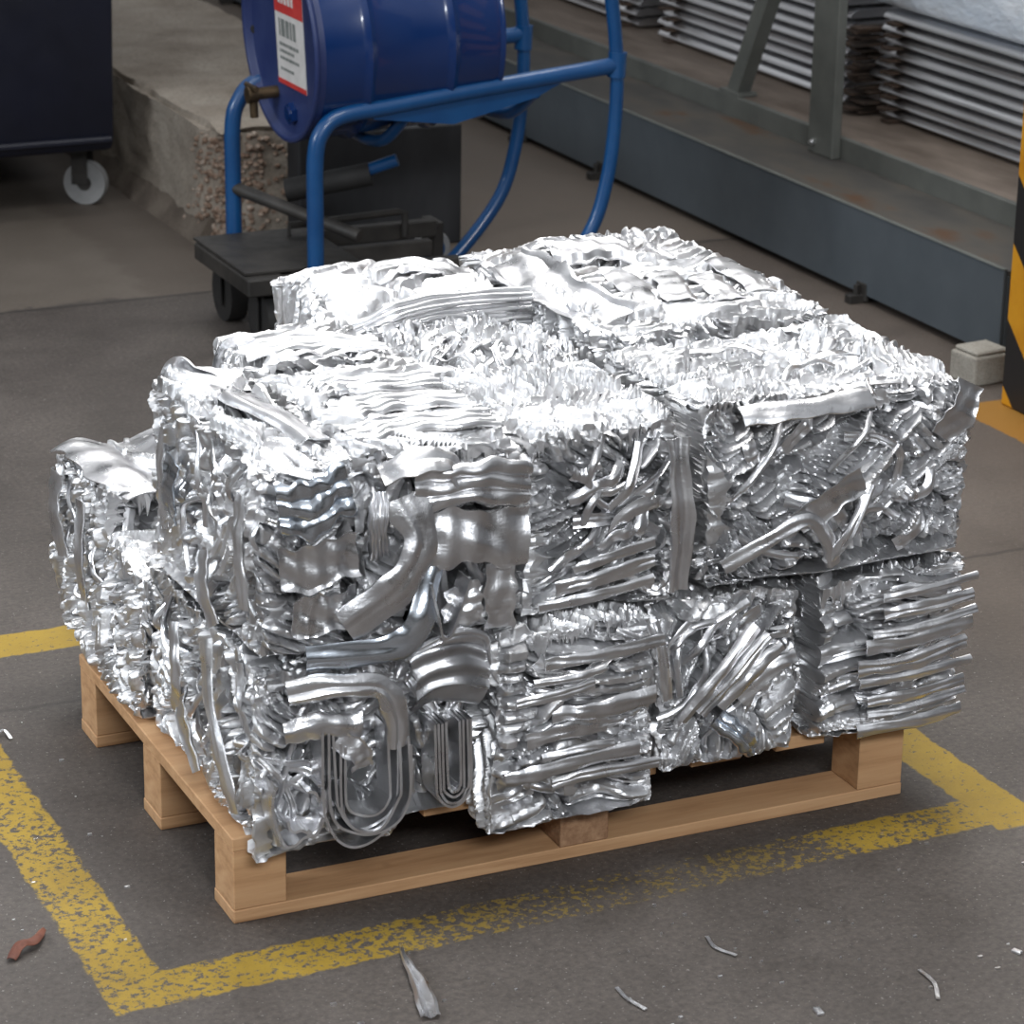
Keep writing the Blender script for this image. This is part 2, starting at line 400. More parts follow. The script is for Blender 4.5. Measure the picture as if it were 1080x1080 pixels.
STEP = .0024
def bale_mesh(name, dims, seed, styles, step=STEP, sag=None, tilt=None, warp=1.):
    """box of dims, origin at base centre; styles keyed by face f,b,l,r,t"""
    rng = np.random.default_rng(seed)
    Dx, Dy, Dz = dims; nx, ny, nz = [max(4, int(round(d / step))) for d in dims]
    gx, gy, gz = np.linspace(-Dx / 2, Dx / 2, nx + 1), np.linspace(-Dy / 2, Dy / 2, ny + 1), np.linspace(0, Dz, nz + 1)
    ids = -np.ones((nx + 1, ny + 1, nz + 1), np.int64)
    sh = np.zeros_like(ids, bool); sh[0] = sh[-1] = True; sh[:, 0] = sh[:, -1] = True; sh[:, :, 0] = sh[:, :, -1] = True
    I, J, K = np.nonzero(sh); ids[I, J, K] = np.arange(len(I))
    P = np.stack([gx[I], gy[J], gz[K]], 1); disp = np.zeros_like(P)
    nrm = [('l', I == 0, (-1, 0, 0), 1, 2), ('r', I == nx, (1, 0, 0), 1, 2), ('f', J == 0, (0, -1, 0), 0, 2), ('b', J == ny, (0, 1, 0), 0, 2), ('t', K == nz, (0, 0, 1), 0, 1)]
    lo = np.array([-Dx / 2, -Dy / 2, 0]); D = np.array(dims)
    for key, m, n, a, b in nrm:
        u, v = P[m, a] - lo[a], P[m, b] - lo[b]
        st = dict(regions=6, angle=rng.random() * PI, hole=.034); st.update(styles.get(key, {}))
        h = crush(u, v, D[a], D[b], rng, st)
        e = np.minimum(np.minimum(u, D[a] - u), np.minimum(v, D[b] - v)); fade = sstep(-.002, .009, e)
        disp[m] += (h * fade)[:, None] * np.array(n)
    # rounding of edges and an overall crooked shape shared by all faces
    c = np.array([0, 0, Dz / 2]); R = P - c; half = D / 2
    q = np.abs(R) / half
    x, y, z = P.T; s0 = seed * 7 + 3
    edge = np.sort(q, 1)[:, 1]; P2 = P - R * (0.055 * np.clip(edge - .88, 0, 1) / .12)[:, None]
    off = np.stack([vn3(x * 6, y * 6, z * 6, s0 + j) * .028 + vn3(x * 17, y * 17, z * 17, s0 + 5 + j) * .008 + np.abs(vn3(x * 45, y * 45, z * 45, s0 + 9 + j)) * .002 for j in range(3)], 1) * warp
    ragged = np.stack([vn3(x * 90, y * 90, z * 90, s0 + 20 + j) for j in range(3)], 1) * .012 * sstep(.93, 1., edge)[:, None]
    base = .4 + .6 * sstep(0, .03, z)
    off[:, 2] *= base; disp[:, 2] *= base; ragged[:, 2] *= base
    P2 = P2 + disp + off + ragged
    c0 = False; P2[:, 2] = np.maximum(P2[:, 2], 0)
    if sag: P2 = sag(P2)
    P2[:, 2] = np.maximum(P2[:, 2], 0) if not sag or c0 else P2[:, 2]
    quads = []
    def face(g, flip):
        a, b, c_, d = g[:-1, :-1], g[1:, :-1], g[1:, 1:], g[:-1, 1:]
        qd = np.stack([a, b, c_, d], -1).reshape(-1, 4); quads.append(qd[:, ::-1] if flip else qd)
    face(ids[0], True); face(ids[-1], False); face(ids[:, 0], False); face(ids[:, -1], True); face(ids[:, :, 0], True); face(ids[:, :, -1], False)
    Q = np.concatenate(quads)
    me = bpy.data.meshes.new(name)
    me.vertices.add(len(P2)); me.vertices.foreach_set('co', P2.astype(np.float32).ravel())
    me.loops.add(Q.size); me.loops.foreach_set('vertex_index', Q.astype(np.int32).ravel())
    me.polygons.add(len(Q)); me.polygons.foreach_set('loop_start', (np.arange(len(Q)) * 4).astype(np.int32))
    me.polygons.foreach_set('loop_total', np.full(len(Q), 4, np.int32)); me.update(calc_edges=True)
    me.polygons.foreach_set('use_smooth', np.ones(len(Q), bool))
    me.set_sharp_from_angle(angle=math.radians(24))
    return me

def strip(path, nrm, width, thick=.0022, prof=None, n=8, taper=None, m=10, dent=1., side0=None):
    """bent metal strip: path points, nrm = outward normal, prof(f)-> height across the width; returns MB"""
    P = arc_pts(path, m); nrm = Vector(nrm); mb = MB(); bm = mb.bm
    hs = hash((round(P[0].x * 1e4), round(P[0].z * 1e4), round(P[-1].y * 1e4))) % 9973; rr_ = random.Random(hs)
    ph = [rr_.random() * 6 for _ in range(6)]; dn = dent * min(1., width / .03)
    top, bot = [], []; T = len(P)
    for i, p in enumerate(P):
        t = (P[min(i + 1, T - 1)] - P[max(i - 1, 0)]).normalized()
        side = Vector(side0) if side0 else nrm.cross(t)
        if side.length < .25:
            side = last
        side.normalize(); last = side; up = t.cross(side).normalized()
        q = i / (T - 1); w = width * (taper(q) if taper else 1) * (1 + dn * (.10 * math.sin(q * 9 + ph[0]) + .07 * math.sin(q * 23 + ph[1])))
        sh = dn * width * .06 * math.sin(q * 7 + ph[2])
        A, B = [], []
        for k in range(n + 1):
            f = k / n; h = prof(f) if prof else 0
            c = p + side * ((f - .5) * w + sh)
            g_ = math.sin(q * 16 + f * 5 + ph[3]) * math.sin(f * 6 - q * 7 + ph[4]); h += dn * .0042 * g_ * (.4 if width < .06 else 1) + dn * .0004 * math.sin(q * 27 + f * 4 + ph[5])
            A.append(bm.verts.new(c + up * (h + thick / 2))); B.append(bm.verts.new(c + up * (h - thick / 2)))
        top.append(A); bot.append(B)
    for i in range(T - 1):
        for k in range(n):
            bm.faces.new((top[i][k], top[i + 1][k], top[i + 1][k + 1], top[i][k + 1]))
            bm.faces.new((bot[i][k], bot[i][k + 1], bot[i + 1][k + 1], bot[i + 1][k]))
        bm.faces.new((top[i][0], bot[i][0], bot[i + 1][0], top[i + 1][0])); bm.faces.new((top[i][n], top[i + 1][n], bot[i + 1][n], bot[i][n]))
    for k in range(n):
        bm.faces.new((top[0][k], top[0][k + 1], bot[0][k + 1], bot[0][k])); bm.faces.new((top[-1][k], bot[-1][k], bot[-1][k + 1], top[-1][k + 1]))
    return mb

def scatter_strips(root, dims, seed, faces, count, wr=(.008, .026), lr=(.05, .16), amp=.008, depth=(.0, .008)):
    """loose bent strips bedded in the faces of a bale"""
    r = random.Random(seed); Dx, Dy, Dz = dims
    fr = {'f': (Vector((0, -Dy / 2, 0)), Vector((1, 0, 0)), Vector((0, 0, 1)), Vector((0, -1, 0)), Dx, Dz, -Dx / 2, 0),
          'l': (Vector((-Dx / 2, 0, 0)), Vector((0, 1, 0)), Vector((0, 0, 1)), Vector((-1, 0, 0)), Dy, Dz, -Dy / 2, 0),
          't': (Vector((0, 0, Dz)), Vector((1, 0, 0)), Vector((0, 1, 0)), Vector((0, 0, 1)), Dx, Dy, -Dx / 2, -Dy / 2),
          'r': (Vector((Dx / 2, 0, 0)), Vector((0, 1, 0)), Vector((0, 0, 1)), Vector((1, 0, 0)), Dy, Dz, -Dy / 2, 0)}
    for i in range(count):
        key, ang, spr = r.choice(faces); o, U, V, n, du, dv, u0, v0 = fr[key]
        a = ang + r.gauss(0, spr); ln = r.uniform(*lr); w = r.uniform(*wr)
        hu, hv = abs(math.cos(a)) * ln / 2 + .012, abs(math.sin(a)) * ln / 2 + .012
        if hu * 2 > du: ln *= du / hu / 2.2; hu = du / 2.1
        if hv * 2 > dv: ln *= dv / hv / 2.2; hv = dv / 2.1
        u = u0 + r.uniform(hu, max(hu + 1e-4, du - hu)); v = v0 + r.uniform(hv, max(hv + 1e-4, dv - hv))
        bend = r.gauss(0, .18) * ln; ds = -r.uniform(*depth)
        d = U * math.cos(a) + V * math.sin(a); e = -U * math.sin(a) + V * math.cos(a)
        pts = []
        for j in range(5):
            q = j / 4 - .5
            pts.append(o + U * u + V * v + d * q * ln + e * bend * (q * q * 4 - .5) + n * (ds + r.uniform(-amp, amp) - (.012 if j in (0, 4) else 0)))
        k = r.random(); ht = r.uniform(.002, .006)
        prof = (lambda f, h=ht: h * math.sin(PI * f)) if k < .5 else (lambda f, h=ht * .5: h * math.cos(f * 4 * PI)) if k < .75 else (lambda f, h=ht: h * (1 if .15 < f < .85 else 0))
        strip(pts, n, w, .0018, prof, 7, None, 5).build('scrap_strip', 'alu_sheet', root, smooth=True, angle=50)

SBALES = []
def front_dents(loc, dents, sag=None):
    def f(P):
        P = sag(P) if sag else P.copy()
        X, Z = P[:, 0] + loc[0], P[:, 2] + loc[2]; front = P[:, 1] < P[:, 1].min() + .075
        for cx, cz, rx, rz, d in dents:
            q = ((X - cx) / rx) ** 2 + ((Z - cz) / rz) ** 2
            P[:, 1] += np.where(front, d * sstep(1.35, .55, q), 0)
        return P
    return f

def bale(x, y, z, label, seed, styles, strips=(), nstrip=0, step=STEP, sag=None, rz=0, group='crushed aluminium bales on the pallet', rot=None, warp=1., dents=(), **kw):
    dims = (x[1] - x[0], y[1] - y[0], z[1] - z[0])
    loc = ((x[0] + x[1]) / 2, (y[0] + y[1]) / 2, z[0])
    if dents: sag = front_dents(loc, dents, sag)
    me = bale_mesh('aluminium_bale', dims, seed, styles, step, sag, warp=warp)
    o = link_mesh('aluminium_bale', me, 'alu', None, loc)
    o.rotation_euler.z = rz
    if rot: o.rotation_euler = rot
    tag(o, label, 'metal bale', group)
    if nstrip: scatter_strips(o, dims, seed + 99, strips, nstrip, **kw)
    o['_'] = 0; del o['_']
    return o, Vector(loc)

H0 = 0.; V0 = PI / 2
# 'angle' = direction ACROSS the strips; 0 means strips run up the face, pi/2 means they lie level
LEVEL = dict(angle=PI / 2, spread=.10, regions=4, w=(.016, .034), len=(.12, .3), curl=0, crumple=.7, off=.02)
MESSY = dict(angle=.6, spread=1.2, regions=12, w=(.012, .026), len=(.03, .09), curl=.2, crumple=1.35)
LEFTS = dict(angle=.15, spread=.5, regions=11, w=(.014, .035), len=(.04, .13), curl=.1, crumple=1.6, off=.026)
TOPX = dict(angle=PI / 2, spread=.12, regions=3, w=(.020, .042), len=(.15, .34), curl=0, crumple=.55, off=.014, crev=.018, hole=.006)
TOPM = dict(angle=1.2, spread=1.0, regions=9, w=(.014, .030), len=(.04, .12), curl=.15, crumple=1.0, off=.016, crev=.022, hole=.018)

def droop(amount, y0=-99):
    """the part of a bale beyond the pallet edge hangs a little lower"""
    def f(P):
        k = sstep(-y0, -y0 - .05, -P[:, 1] * 0 + P[:, 1]) if False else None
        return P
    return f

def hang(depth, ylim, freq=7, seed=1):
    def f(P):
        t = sstep(ylim + .03, ylim - .01, P[:, 1])          # 1 in front of the deck edge
        low = sstep(.12, 0., P[:, 2])
        P = P.copy(); P[:, 2] -= depth * t * low * (1. + 1.2 * vn2(P[:, 0] * freq, P[:, 0] * 0, seed)); return P
    return f

# ---- lower tier
ZT = .1455
a1, A1 = bale((.018, .245), (-.065, .455), (ZT, .437), 'bottom aluminium bale at the front left corner, with a swirl and a hanging U-shaped loop', 11,
     {'f': dict(angle=.4, spread=.9, regions=5, w=(.016, .034), len=(.1, .25), curl=.75, crumple=.7), 'l': LEFTS, 't': TOPM},
     [('l', 1.3, .6), ('f', 2.2, .8)], 22, sag=hang(.03, -.20), dents=[(.15, .26, .045, .075, .045), (.235, .27, .014, .11, .05), (.10, .375, .05, .010, .02)])
a1b, A1b = bale((.252, .378), (-.045, .42), (ZT, .437), 'narrow aluminium bale in the bottom tier with a smooth domed sheet on its front', 12,
     {'f': dict(angle=0., spread=.35, regions=4, w=(.02, .04), len=(.1, .2), curl=.2), 't': TOPM}, [('f', 1.4, .4)], 5, sag=hang(.012, -.19), dents=[(.375, .30, .014, .14, .05), (.258, .27, .018, .05, .05), (.325, .24, .03, .06, .04)])
a2, A2 = bale((.388, .688), (-.085, .33), (ZT, .437), 'bottom aluminium bale of level layers, bulging over the middle of the front pallet edge', 13,
     {'f': dict(LEVEL, spread=.16, regions=6), 't': TOPM}, [('f', .05, .25)], 12, sag=hang(.035, -.12, 5, 3))
a3, A3 = bale((.698, .958), (-.045, .34), (ZT, .437), 'bottom aluminium bale with strips slanting up to the right, beside the right end bale', 14,
     {'f': dict(angle=2.35, spread=.3, regions=7, w=(.014, .03), len=(.08, .2), curl=.1, crumple=1.1), 't': TOPM}, [('f', .85, .35)], 12, sag=hang(.008, -.19, 9, 6), dents=[(.82, .255, .022, .03, .045), (.725, .42, .025, .014, .045), (.958, .30, .009, .15, .07)])
a4, A4 = bale((.989, 1.275), (-.045, .36), (ZT, .437), 'aluminium bale at the right end of the bottom tier with long level strips jutting out', 15,
     {'f': dict(LEVEL, spread=.14, w=(.02, .04), regions=5), 'r': MESSY, 't': TOPM}, [('f', .1, .12)], 10, lr=(.09, .2), amp=.006, dents=[(1.06, .33, .04, .012, .04), (.989, .30, .009, .15, .07), (1.05, .24, .03, .010, .04)])
c2, C2 = bale((.002, .30), (.465, .665), (ZT, .405), 'low aluminium bale on the left side, just before the far left bale', 16,
     {'l': LEFTS, 'f': MESSY, 't': TOPM}, [('l', 1.4, .7), ('t', .5, .9)], 8)
c1, C1 = bale((.012, .32), (.675, .99), (ZT, .472), 'single-height aluminium bale standing alone at the far left corner of the pallet, bright bare top', 17,
     {'l': LEFTS, 'f': MESSY, 't': dict(TOPX, angle=.4, regions=4)}, [('l', 1.4, .5), ('f', 1.2, .7)], 12)
bale((.33, .76), (.47, 1.01), (ZT, .437), 'aluminium bale hidden deep in the bottom tier behind the far left bale', 18, {}, step=.008)
bale((.78, 1.25), (.40, 1.01), (ZT, .437), 'aluminium bale at the back right of the bottom tier', 19, {'r': MESSY}, step=.006)
# ---- upper tier
Z2 = .445
b1, B1 = bale((.026, .172), (-.06, .45), (Z2, .752), 'narrow upper aluminium bale at the left corner with a bluish ribbed panel in front', 21,
     {'l': dict(LEFTS, regions=9), 'f': dict(LEVEL, regions=4, spread=.3), 't': dict(TOPX, angle=.25, regions=4)}, [('l', 1.3, .6)], 14)
b2, B2 = bale((.18, .452), (-.06, .43), (Z2, .748), 'upper aluminium bale with wide flat ribbed panel in front, left of centre', 22,
     {'f': dict(angle=2.2, spread=.8, regions=5, w=(.03, .05), len=(.12, .3), curl=.3, crumple=.6, crev=.04), 't': dict(TOPX, spread=.08)}, [('f', 1.2, .7)], 6, dents=[(.312, .51, .05, .07, .16), (.30, .712, .055, .016, .05), (.215, .60, .02, .07, .03), (.38, .455, .06, .012, .05), (.445, .55, .010, .12, .04)])
b3, B3 = bale((.460, .728), (-.055, .33), (Z2, .742), 'densely crushed upper aluminium bale in the middle front, deep gap on its right', 23,
     {'f': dict(angle=PI / 2 - .1, spread=.7, regions=10, w=(.012, .026), len=(.05, .16), curl=.2, crumple=1.3), 't': TOPM}, [('f', .3, .8)], 16, dents=[(.52, .665, .012, .03, .04), (.60, .605, .025, .010, .035), (.688, .58, .008, .10, .035), (.728, .60, .010, .17, .07), (.56, .45, .08, .006, .03)])
b4, B4 = bale((.760, 1.262), (-.045, .34), (Z2, .750), 'widest aluminium bale of the top tier, at the right front corner, finely crumpled', 24,
     {'f': dict(MESSY, regions=18), 'r': MESSY, 't': dict(TOPM, regions=12, crumple=1.2)}, [('f', .6, .9), ('r', 1, 1), ('t', .3, .6)], 34, dents=[(.90, .63, .07, .010, .04), (.99, .465, .05, .014, .06), (1.14, .475, .10, .010, .04), (.760, .6, .010, .17, .07), (1.13, .60, .02, .012, .03)])
m1, M1_ = bale((.185, .448), (.445, .62), (Z2, .752), 'small upper aluminium bale with a curled end, behind the narrow left corner bale', 25, {'t': dict(TOPX, angle=PI / 2 + .1), 'l': MESSY}, [('t', .1, .2)], 4)
m2, M2_ = bale((.465, .745), (.345, .66), (Z2, .738), 'aluminium bale in the middle of the top tier, surface of small torn pieces', 26, {'t': dict(TOPM, regions=22, w=(.01, .02), len=(.03, .07), crumple=1.3)}, [('t', .8, .7)], 22, lr=(.04, .1))
def k1sag(P):
    P = P.copy(); t = sstep(-.02, -.17, P[:, 1]) * sstep(.1, .3, P[:, 2]); P[:, 2] -= .07 * t; return P
k1, K1 = bale((.44, .80), (.672, 1.00), (Z2, .742), 'upper aluminium bale at the back left, with grey left side and curved folds', 27,
     {'l': dict(LEVEL, angle=.1, regions=4, crumple=.6, w=(.03, .05)), 'f': dict(LEVEL, crumple=.4), 't': dict(TOPX, regions=4, spread=.2)}, [('t', .15, .3)], 6, sag=k1sag)
k2, K2 = bale((.81, 1.262), (.375, 1.02), (Z2, .757), 'largest aluminium bale, at the back right of the top tier, broad bright nearly flat top', 28,
     {'t': dict(angle=2.1, spread=.35, regions=7, w=(.02, .045), len=(.08, .25), curl=0, crumple=.45, off=.010, crev=.014, hole=.012), 'l': MESSY, 'f': MESSY, 'r': MESSY},
     [('t', .5, .5)], 10, warp=.7)

# ---- recognisable single pieces worked into the bales (parts of them)
def piece(root, R, name, path, nrm, width, mat='alu_sheet', prof=None, n=10, thick=.0025, taper=None, m=10, label=None, side0=None):
    pts = [Vector(p) - R for p in path]
    o = strip(pts, nrm, width, thick, prof, n, taper, m, .5 if side0 else 1., side0).build(name, mat, root, smooth=True, angle=45)
    if label: o['label'] = label
    return o
rib = lambda h, k: (lambda f: h * (abs(math.sin(PI * f * k)) ** .5))
_dc = [0]
def dome(h):
    _dc[0] += 1; a = (.18, .35, .6, .8, .5)[_dc[0] % 5]; g = (.0, .35, .0, .5, .2)[_dc[0] % 5]
    return lambda f: h * ((f / a if f < a else (1 - f) / (1 - a)) ** .6) - h * g * math.exp(-((f - .5) / .08) ** 2)
lip = lambda h: (lambda f: h if (f < .08 or f > .92) else 0)
FY = (0, -1, 0)
# ribbed bluish panel on the narrow upright bale, and the plain plate below it
piece(b1, B1, 'ribbed_panel', [(.050, -.082, .690), (.105, -.090, .698), (.160, -.084, .712)], FY, .088, 'alu_blue', rib(.006, 3), 18, label='bluish ribbed panel')
piece(b1, B1, 'folded_plate', [(.052, -.078, .600), (.11, -.086, .604), (.172, -.080, .611)], FY, .070, 'alu_sheet', lip(.005), 12)
piece(b1, B1, 'folded_plate', [(.072, -.078, .528), (.12, -.086, .524), (.174, -.078, .532)], FY, .062, 'alu_sheet', lip(.004), 12)
# big ribbed panel and the tall plate under it on the flat-panelled bale
piece(b2, B2, 'ribbed_panel', [(.262, -.080, .700), (.35, -.092, .698), (.448, -.084, .688)], FY, .068, 'alu_sheet', rib(.007, 3), 24, label='wide ribbed panel')
piece(b2, B2, 'folded_plate', [(.285, -.086, .615), (.36, -.094, .612), (.446, -.088, .606)], FY, .085, 'alu_sheet', lambda f: .006 * math.sin(f * 5), 12)
piece(b2, B2, 'folded_plate', [(.335, -.078, .535), (.342, -.085, .50), (.350, -.078, .462)], FY, .062, 'alu_sheet', lip(.004), 10)
piece(b2, B2, 'folded_plate', [(.398, -.080, .565), (.402, -.088, .51), (.400, -.078, .458)], FY, .050, 'alu_sheet', lip(.004), 10)
piece(b2, B2, 'bent_strip', [(.205, -.078, .70), (.200, -.098, .66), (.205, -.080, .60)], FY, .030, 'alu_sheet', rib(.006, 5), 20)
piece(b2, B2, 'bent_strip', [(.245, -.080, .69), (.262, -.100, .62), (.225, -.100, .55), (.150, -.088, .500)], FY, .058, 'alu_sheet', dome(.008), 12)
piece(b2, B2, 'bent_strip', [(.290, -.082, .575), (.262, -.106, .50), (.215, -.100, .462), (.09, -.084, .455)], FY, .045, 'alu_blue', dome(.006), 12)
piece(b2, B2, 'curled_strip', [(.215, -.068, .722), (.265, -.080, .742), (.315, -.082, .735), (.335, -.078, .705)], (0, -.4, .9), .05, 'alu_sheet', dome(.006), 12)
piece(b2, B2, 'v_strip', [(.282, -.082, .555), (.290, -.10, .485), (.300, -.098, .470), (.312, -.10, .485), (.342, -.090, .555)], FY, .045, 'alu_sheet', None, 4, .004, side0=(0, 1, 0))
for k, zz in enumerate((.0, .018, .036)):
    piece(b2, B2, 'long_fold', [(.20 + .02 * k, .03 + .11 * k, .752 + .002 * k), (.30, .035 + .11 * k, .758), (.44, .045 + .10 * k, .750)], (0, 0, 1), .075, 'alu_sheet', rib(.007, 5), 30)
piece(b1, B1, 'curled_strip', [(.050, .44, .730), (.060, .435, .762), (.080, .42, .768), (.095, .39, .755), (.12, .33, .750), (.13, .18, .750)], (1, 0, .2), .034, 'alu_sheet', dome(.004), 8)
piece(b1, B1, 'long_fold', [(.10, .36, .752), (.12, .2, .760), (.15, .02, .752)], (0, 0, 1), .05, 'alu_sheet', dome(.010), 10)
NX = (-1, 0, 0)
piece(b1, B1, 'folded_plate', [(.016, .28, .66), (.008, .29, .61), (.016, .30, .56)], NX, .055, 'alu_blue', lip(.003), 10, label='bluish folded plate')
piece(b1, B1, 'folded_plate', [(.020, -.01, .70), (.010, -.02, .62), (.014, -.035, .53)], NX, .035, 'alu_sheet', dome(.005), 10)
piece(b1, B1, 'folded_plate', [(.016, .15, .56), (.006, .13, .51), (.014, .10, .455)], NX, .05, 'alu_sheet', lip(.003), 10)
piece(b1, B1, 'bent_strip', [(.030, .36, .70), (.022, .375, .63), (.028, .37, .52)], NX, .022, 'alu_sheet', dome(.006), 10)
piece(a1, A1, 'folded_plate', [(.008, .13, .42), (-.002, .09, .34), (.0, .04, .25), (.010, .02, .18)], NX, .050, 'alu_sheet', dome(.005), 10)
piece(a1, A1, 'bent_strip', [(.006, .27, .40), (-.002, .25, .33), (.006, .27, .25)], NX, .035, 'alu_sheet', dome(.008), 10)
piece(a1, A1, 'folded_plate', [(.006, .24, .30), (-.001, .22, .25), (.008, .18, .18)], NX, .045, 'alu_sheet', lip(.003), 10)
piece(c1, C1, 'folded_sheet', [(.10, .985, .468), (.11, .90, .482), (.12, .78, .480), (.14, .685, .462)], (0, 0, 1), .19, 'alu_sheet', lambda f: .010 * math.sin(f * 7), 16, label='smooth bright folded sheet on top')
piece(c1, C1, 'folded_plate', [(.004, .90, .45), (-.006, .90, .38), (.004, .88, .30)], NX, .05, 'alu_sheet', dome(.006), 10)
piece(c1, C1, 'folded_plate', [(.004, .76, .44), (-.006, .75, .34), (.006, .76, .25)], NX, .045, 'alu_sheet', lip(.003), 10)
# swirl and U loops on the corner bale
SY = (0, 1, 0)
for k, rr in enumerate((.082, .074, .062, .054, .040)):
    cx, cz = .178 + .004 * (k % 2), .252 + .004 * (k % 3)
    pts = [(cx - rr * .86, -.078, cz + .10 - .01 * k)] + [(cx + rr * (.86 + .04 * math.sin(k * 2)) * math.cos(a), -.080 - .004 * (k % 3), cz - .020 + rr * math.sin(a) * (1 + .10 * math.sin(k * 2.1 + a * 2))) for a in [PI + PI * j / 8 for j in range(9)]] + [(cx + rr * .86, -.078, cz + .05 + .008 * k)]
    piece(a1, A1, 'looped_strip', pts, FY, .052, 'alu_sheet', None, 4, .0042, m=5, side0=SY)
for k, rr in enumerate((.054, .040, .024)):
    cx, cz = .074 + .008 * k, .236 - .010 * k
    pts = [(cx + rr * math.cos(a) * .8, -.072 - .003 * (k % 2), cz + rr * (1.25 + .22 * math.sin(a * 2 + 2 * k) + .10 * math.sin(a * 5 + k)) * math.sin(a)) for a in [2.6 + k * .9 + 3.7 * j / 12 for j in range(13)]]
    piece(a1, A1, 'curled_strip', pts, FY, .05, 'alu_sheet', None, 4, .0045, m=4, side0=SY)
piece(a1, A1, 'bent_strip', [(.06, -.085, .405), (.13, -.100, .415), (.20, -.102, .405), (.222, -.104, .36), (.228, -.095, .30)], FY, .040, 'alu_sheet', dome(.011), 12)
piece(a1, A1, 'bent_strip', [(.055, -.082, .345), (.11, -.096, .352), (.17, -.098, .348)], FY, .040, 'alu_sheet', dome(.010), 12)
piece(a1, A1, 'folded_plate', [(.135, -.098, .33), (.165, -.106, .30), (.172, -.100, .275)], FY, .034, 'alu_sheet', lip(.004), 10)
# dome sheet
def dome_piece():
    mb = MB(); bm = mb.bm; nu, nv = 22, 22; g = []
    for i in range(nu + 1):
        row = []
        for j in range(nv + 1):
            f, q = i / nu, j / nv
            x = .250 + .122 * f + .012 * math.sin(q * 3); z = .330 + .105 * q + .018 * math.sin(PI * f)
            h = .030 * math.sqrt(max(0, 1 - (2 * q - 1.15) ** 2 * .75)) + .004 * math.sin(q * 22) * (q > .35) + .004 * math.cos(f * 9 + q * 3)
            row.append(bm.verts.new(Vector((x, -.066 - h, z)) - A1b))
        g.append(row)
    for i in range(nu):
        for j in range(nv): bm.faces.new((g[i][j], g[i + 1][j], g[i + 1][j + 1], g[i][j + 1]))
    bmesh.ops.solidify(bm, geom=bm.faces[:], thickness=.003)
    o = mb.build('domed_sheet', 'alu_sheet', a1b, smooth=True, angle=60); o['label'] = 'smooth domed sheet'
dome_piece()
piece(a1b, A1b, 'bent_strip', [(.250, -.075, .43), (.31, -.095, .462), (.372, -.08, .445), (.385, -.075, .40)], FY, .022, 'alu_sheet', dome(.006), 10)
for k, rr in enumerate((.042, .034, .025, .015)):
    pts = [(.325 - rr * .7, -.066, .32)] + [(.325 + rr * math.cos(a) * .7, -.070 - .004 * (k % 2), .222 + rr * math.sin(a)) for a in [PI + PI * j / 6 for j in range(7)]] + [(.325 + rr * .7, -.066, .32)]
    piece(a1b, A1b, 'looped_strip', pts, FY, .05, 'alu_sheet', None, 4, .0042, m=4, side0=SY)
# level strips jutting from the right bale
rs_ = random.Random(77)
for k in range(9):
    z = .172 + .029 * k + rs_.uniform(-.004, .004); y_ = -.060 - rs_.uniform(0, .012)
    piece(a4, A4, 'level_strip', [(1.05 + rs_.uniform(0, .05), y_, z - .010), (1.16, y_ - .008, z - .004), (1.278 - rs_.uniform(0, .02), y_, z + rs_.uniform(0, .010))], FY, rs_.uniform(.014, .034), 'alu_sheet', dome(rs_.uniform(.003, .007)), 12)
# layers on the middle bale
for k in range(8):
    z = .185 + .030 * k + rs_.uniform(-.005, .005); y_ = -.098 - rs_.uniform(0, .010); a_ = .40 + rs_.uniform(0, .09)
    piece(a2, A2, 'level_strip', [(a_, y_, z), (a_ + .07, y_ - .006, z + rs_.uniform(.002, .010)), (min(.675, a_ + rs_.uniform(.12, .24)), y_, z + rs_.uniform(.006, .018))], FY, rs_.uniform(.012, .030), 'alu_sheet', dome(rs_.uniform(.002, .006)), 12)
piece(a2, A2, 'bent_strip', [(.662, -.09, .43), (.672, -.105, .38), (.688, -.098, .30)], FY, .020, 'alu_sheet', dome(.006), 8)
# slanting strips
for k in range(4):
    piece(a3, A3, 'slanting_strip', [(.735 + .035 * k, -.060, .24 + .006 * k), (.79 + .035 * k, -.076, .315), (.86 + .024 * k, -.068, .385 - .02 * k)], FY, .024, 'alu_sheet', dome(.008), 10)
piece(a3, A3, 'bent_strip', [(.80, -.06, .235), (.83, -.08, .205), (.862, -.070, .178)], FY, .036, 'alu_blue', dome(.012), 10)
# narrow sub-column on the middle top bale
piece(b3, B3, 'folded_plate', [(.706, -.072, .72), (.709, -.084, .60), (.714, -.072, .47)], FY, .036, 'alu_sheet', lambda f: .004 * math.sin(f * 8), 10)
for k in range(3):
    piece(b3, B3, 'level_strip', [(.478 + .03 * k, -.060, .470 + .026 * k), (.57, -.068, .480 + .028 * k), (.675, -.062, .492 + .030 * k)], FY, .018 + .006 * (k % 2), 'alu_sheet', dome(.003), 10)
# chevrons and flaps on the wide top bale
piece(b4, B4, 'bent_strip', [(.80, -.058, .49), (.88, -.074, .535), (.94, -.076, .555), (.985, -.070, .51), (1.0, -.064, .47)], FY, .026, 'alu_sheet', dome(.006), 10)
piece(b4, B4, 'folded_plate', [(.93, -.060, .545), (.98, -.078, .585), (1.04, -.074, .61)], FY, .045, 'alu_sheet', lip(.003), 10)
piece(b4, B4, 'bent_strip', [(.985, -.064, .475), (1.02, -.082, .53), (1.055, -.070, .60)], FY, .020, 'alu_sheet', dome(.007), 8)
piece(b4, B4, 'folded_plate', [(1.19, -.062, .66), (1.215, -.074, .70), (1.238, -.066, .745)], FY, .050, 'alu_sheet', lip(.003), 10)
piece(b4, B4, 'bent_strip', [(.82, -.060, .735), (.93, -.070, .742), (1.05, -.064, .742)], (0, -.5, .8), .040, 'alu_sheet', dome(.008), 10)
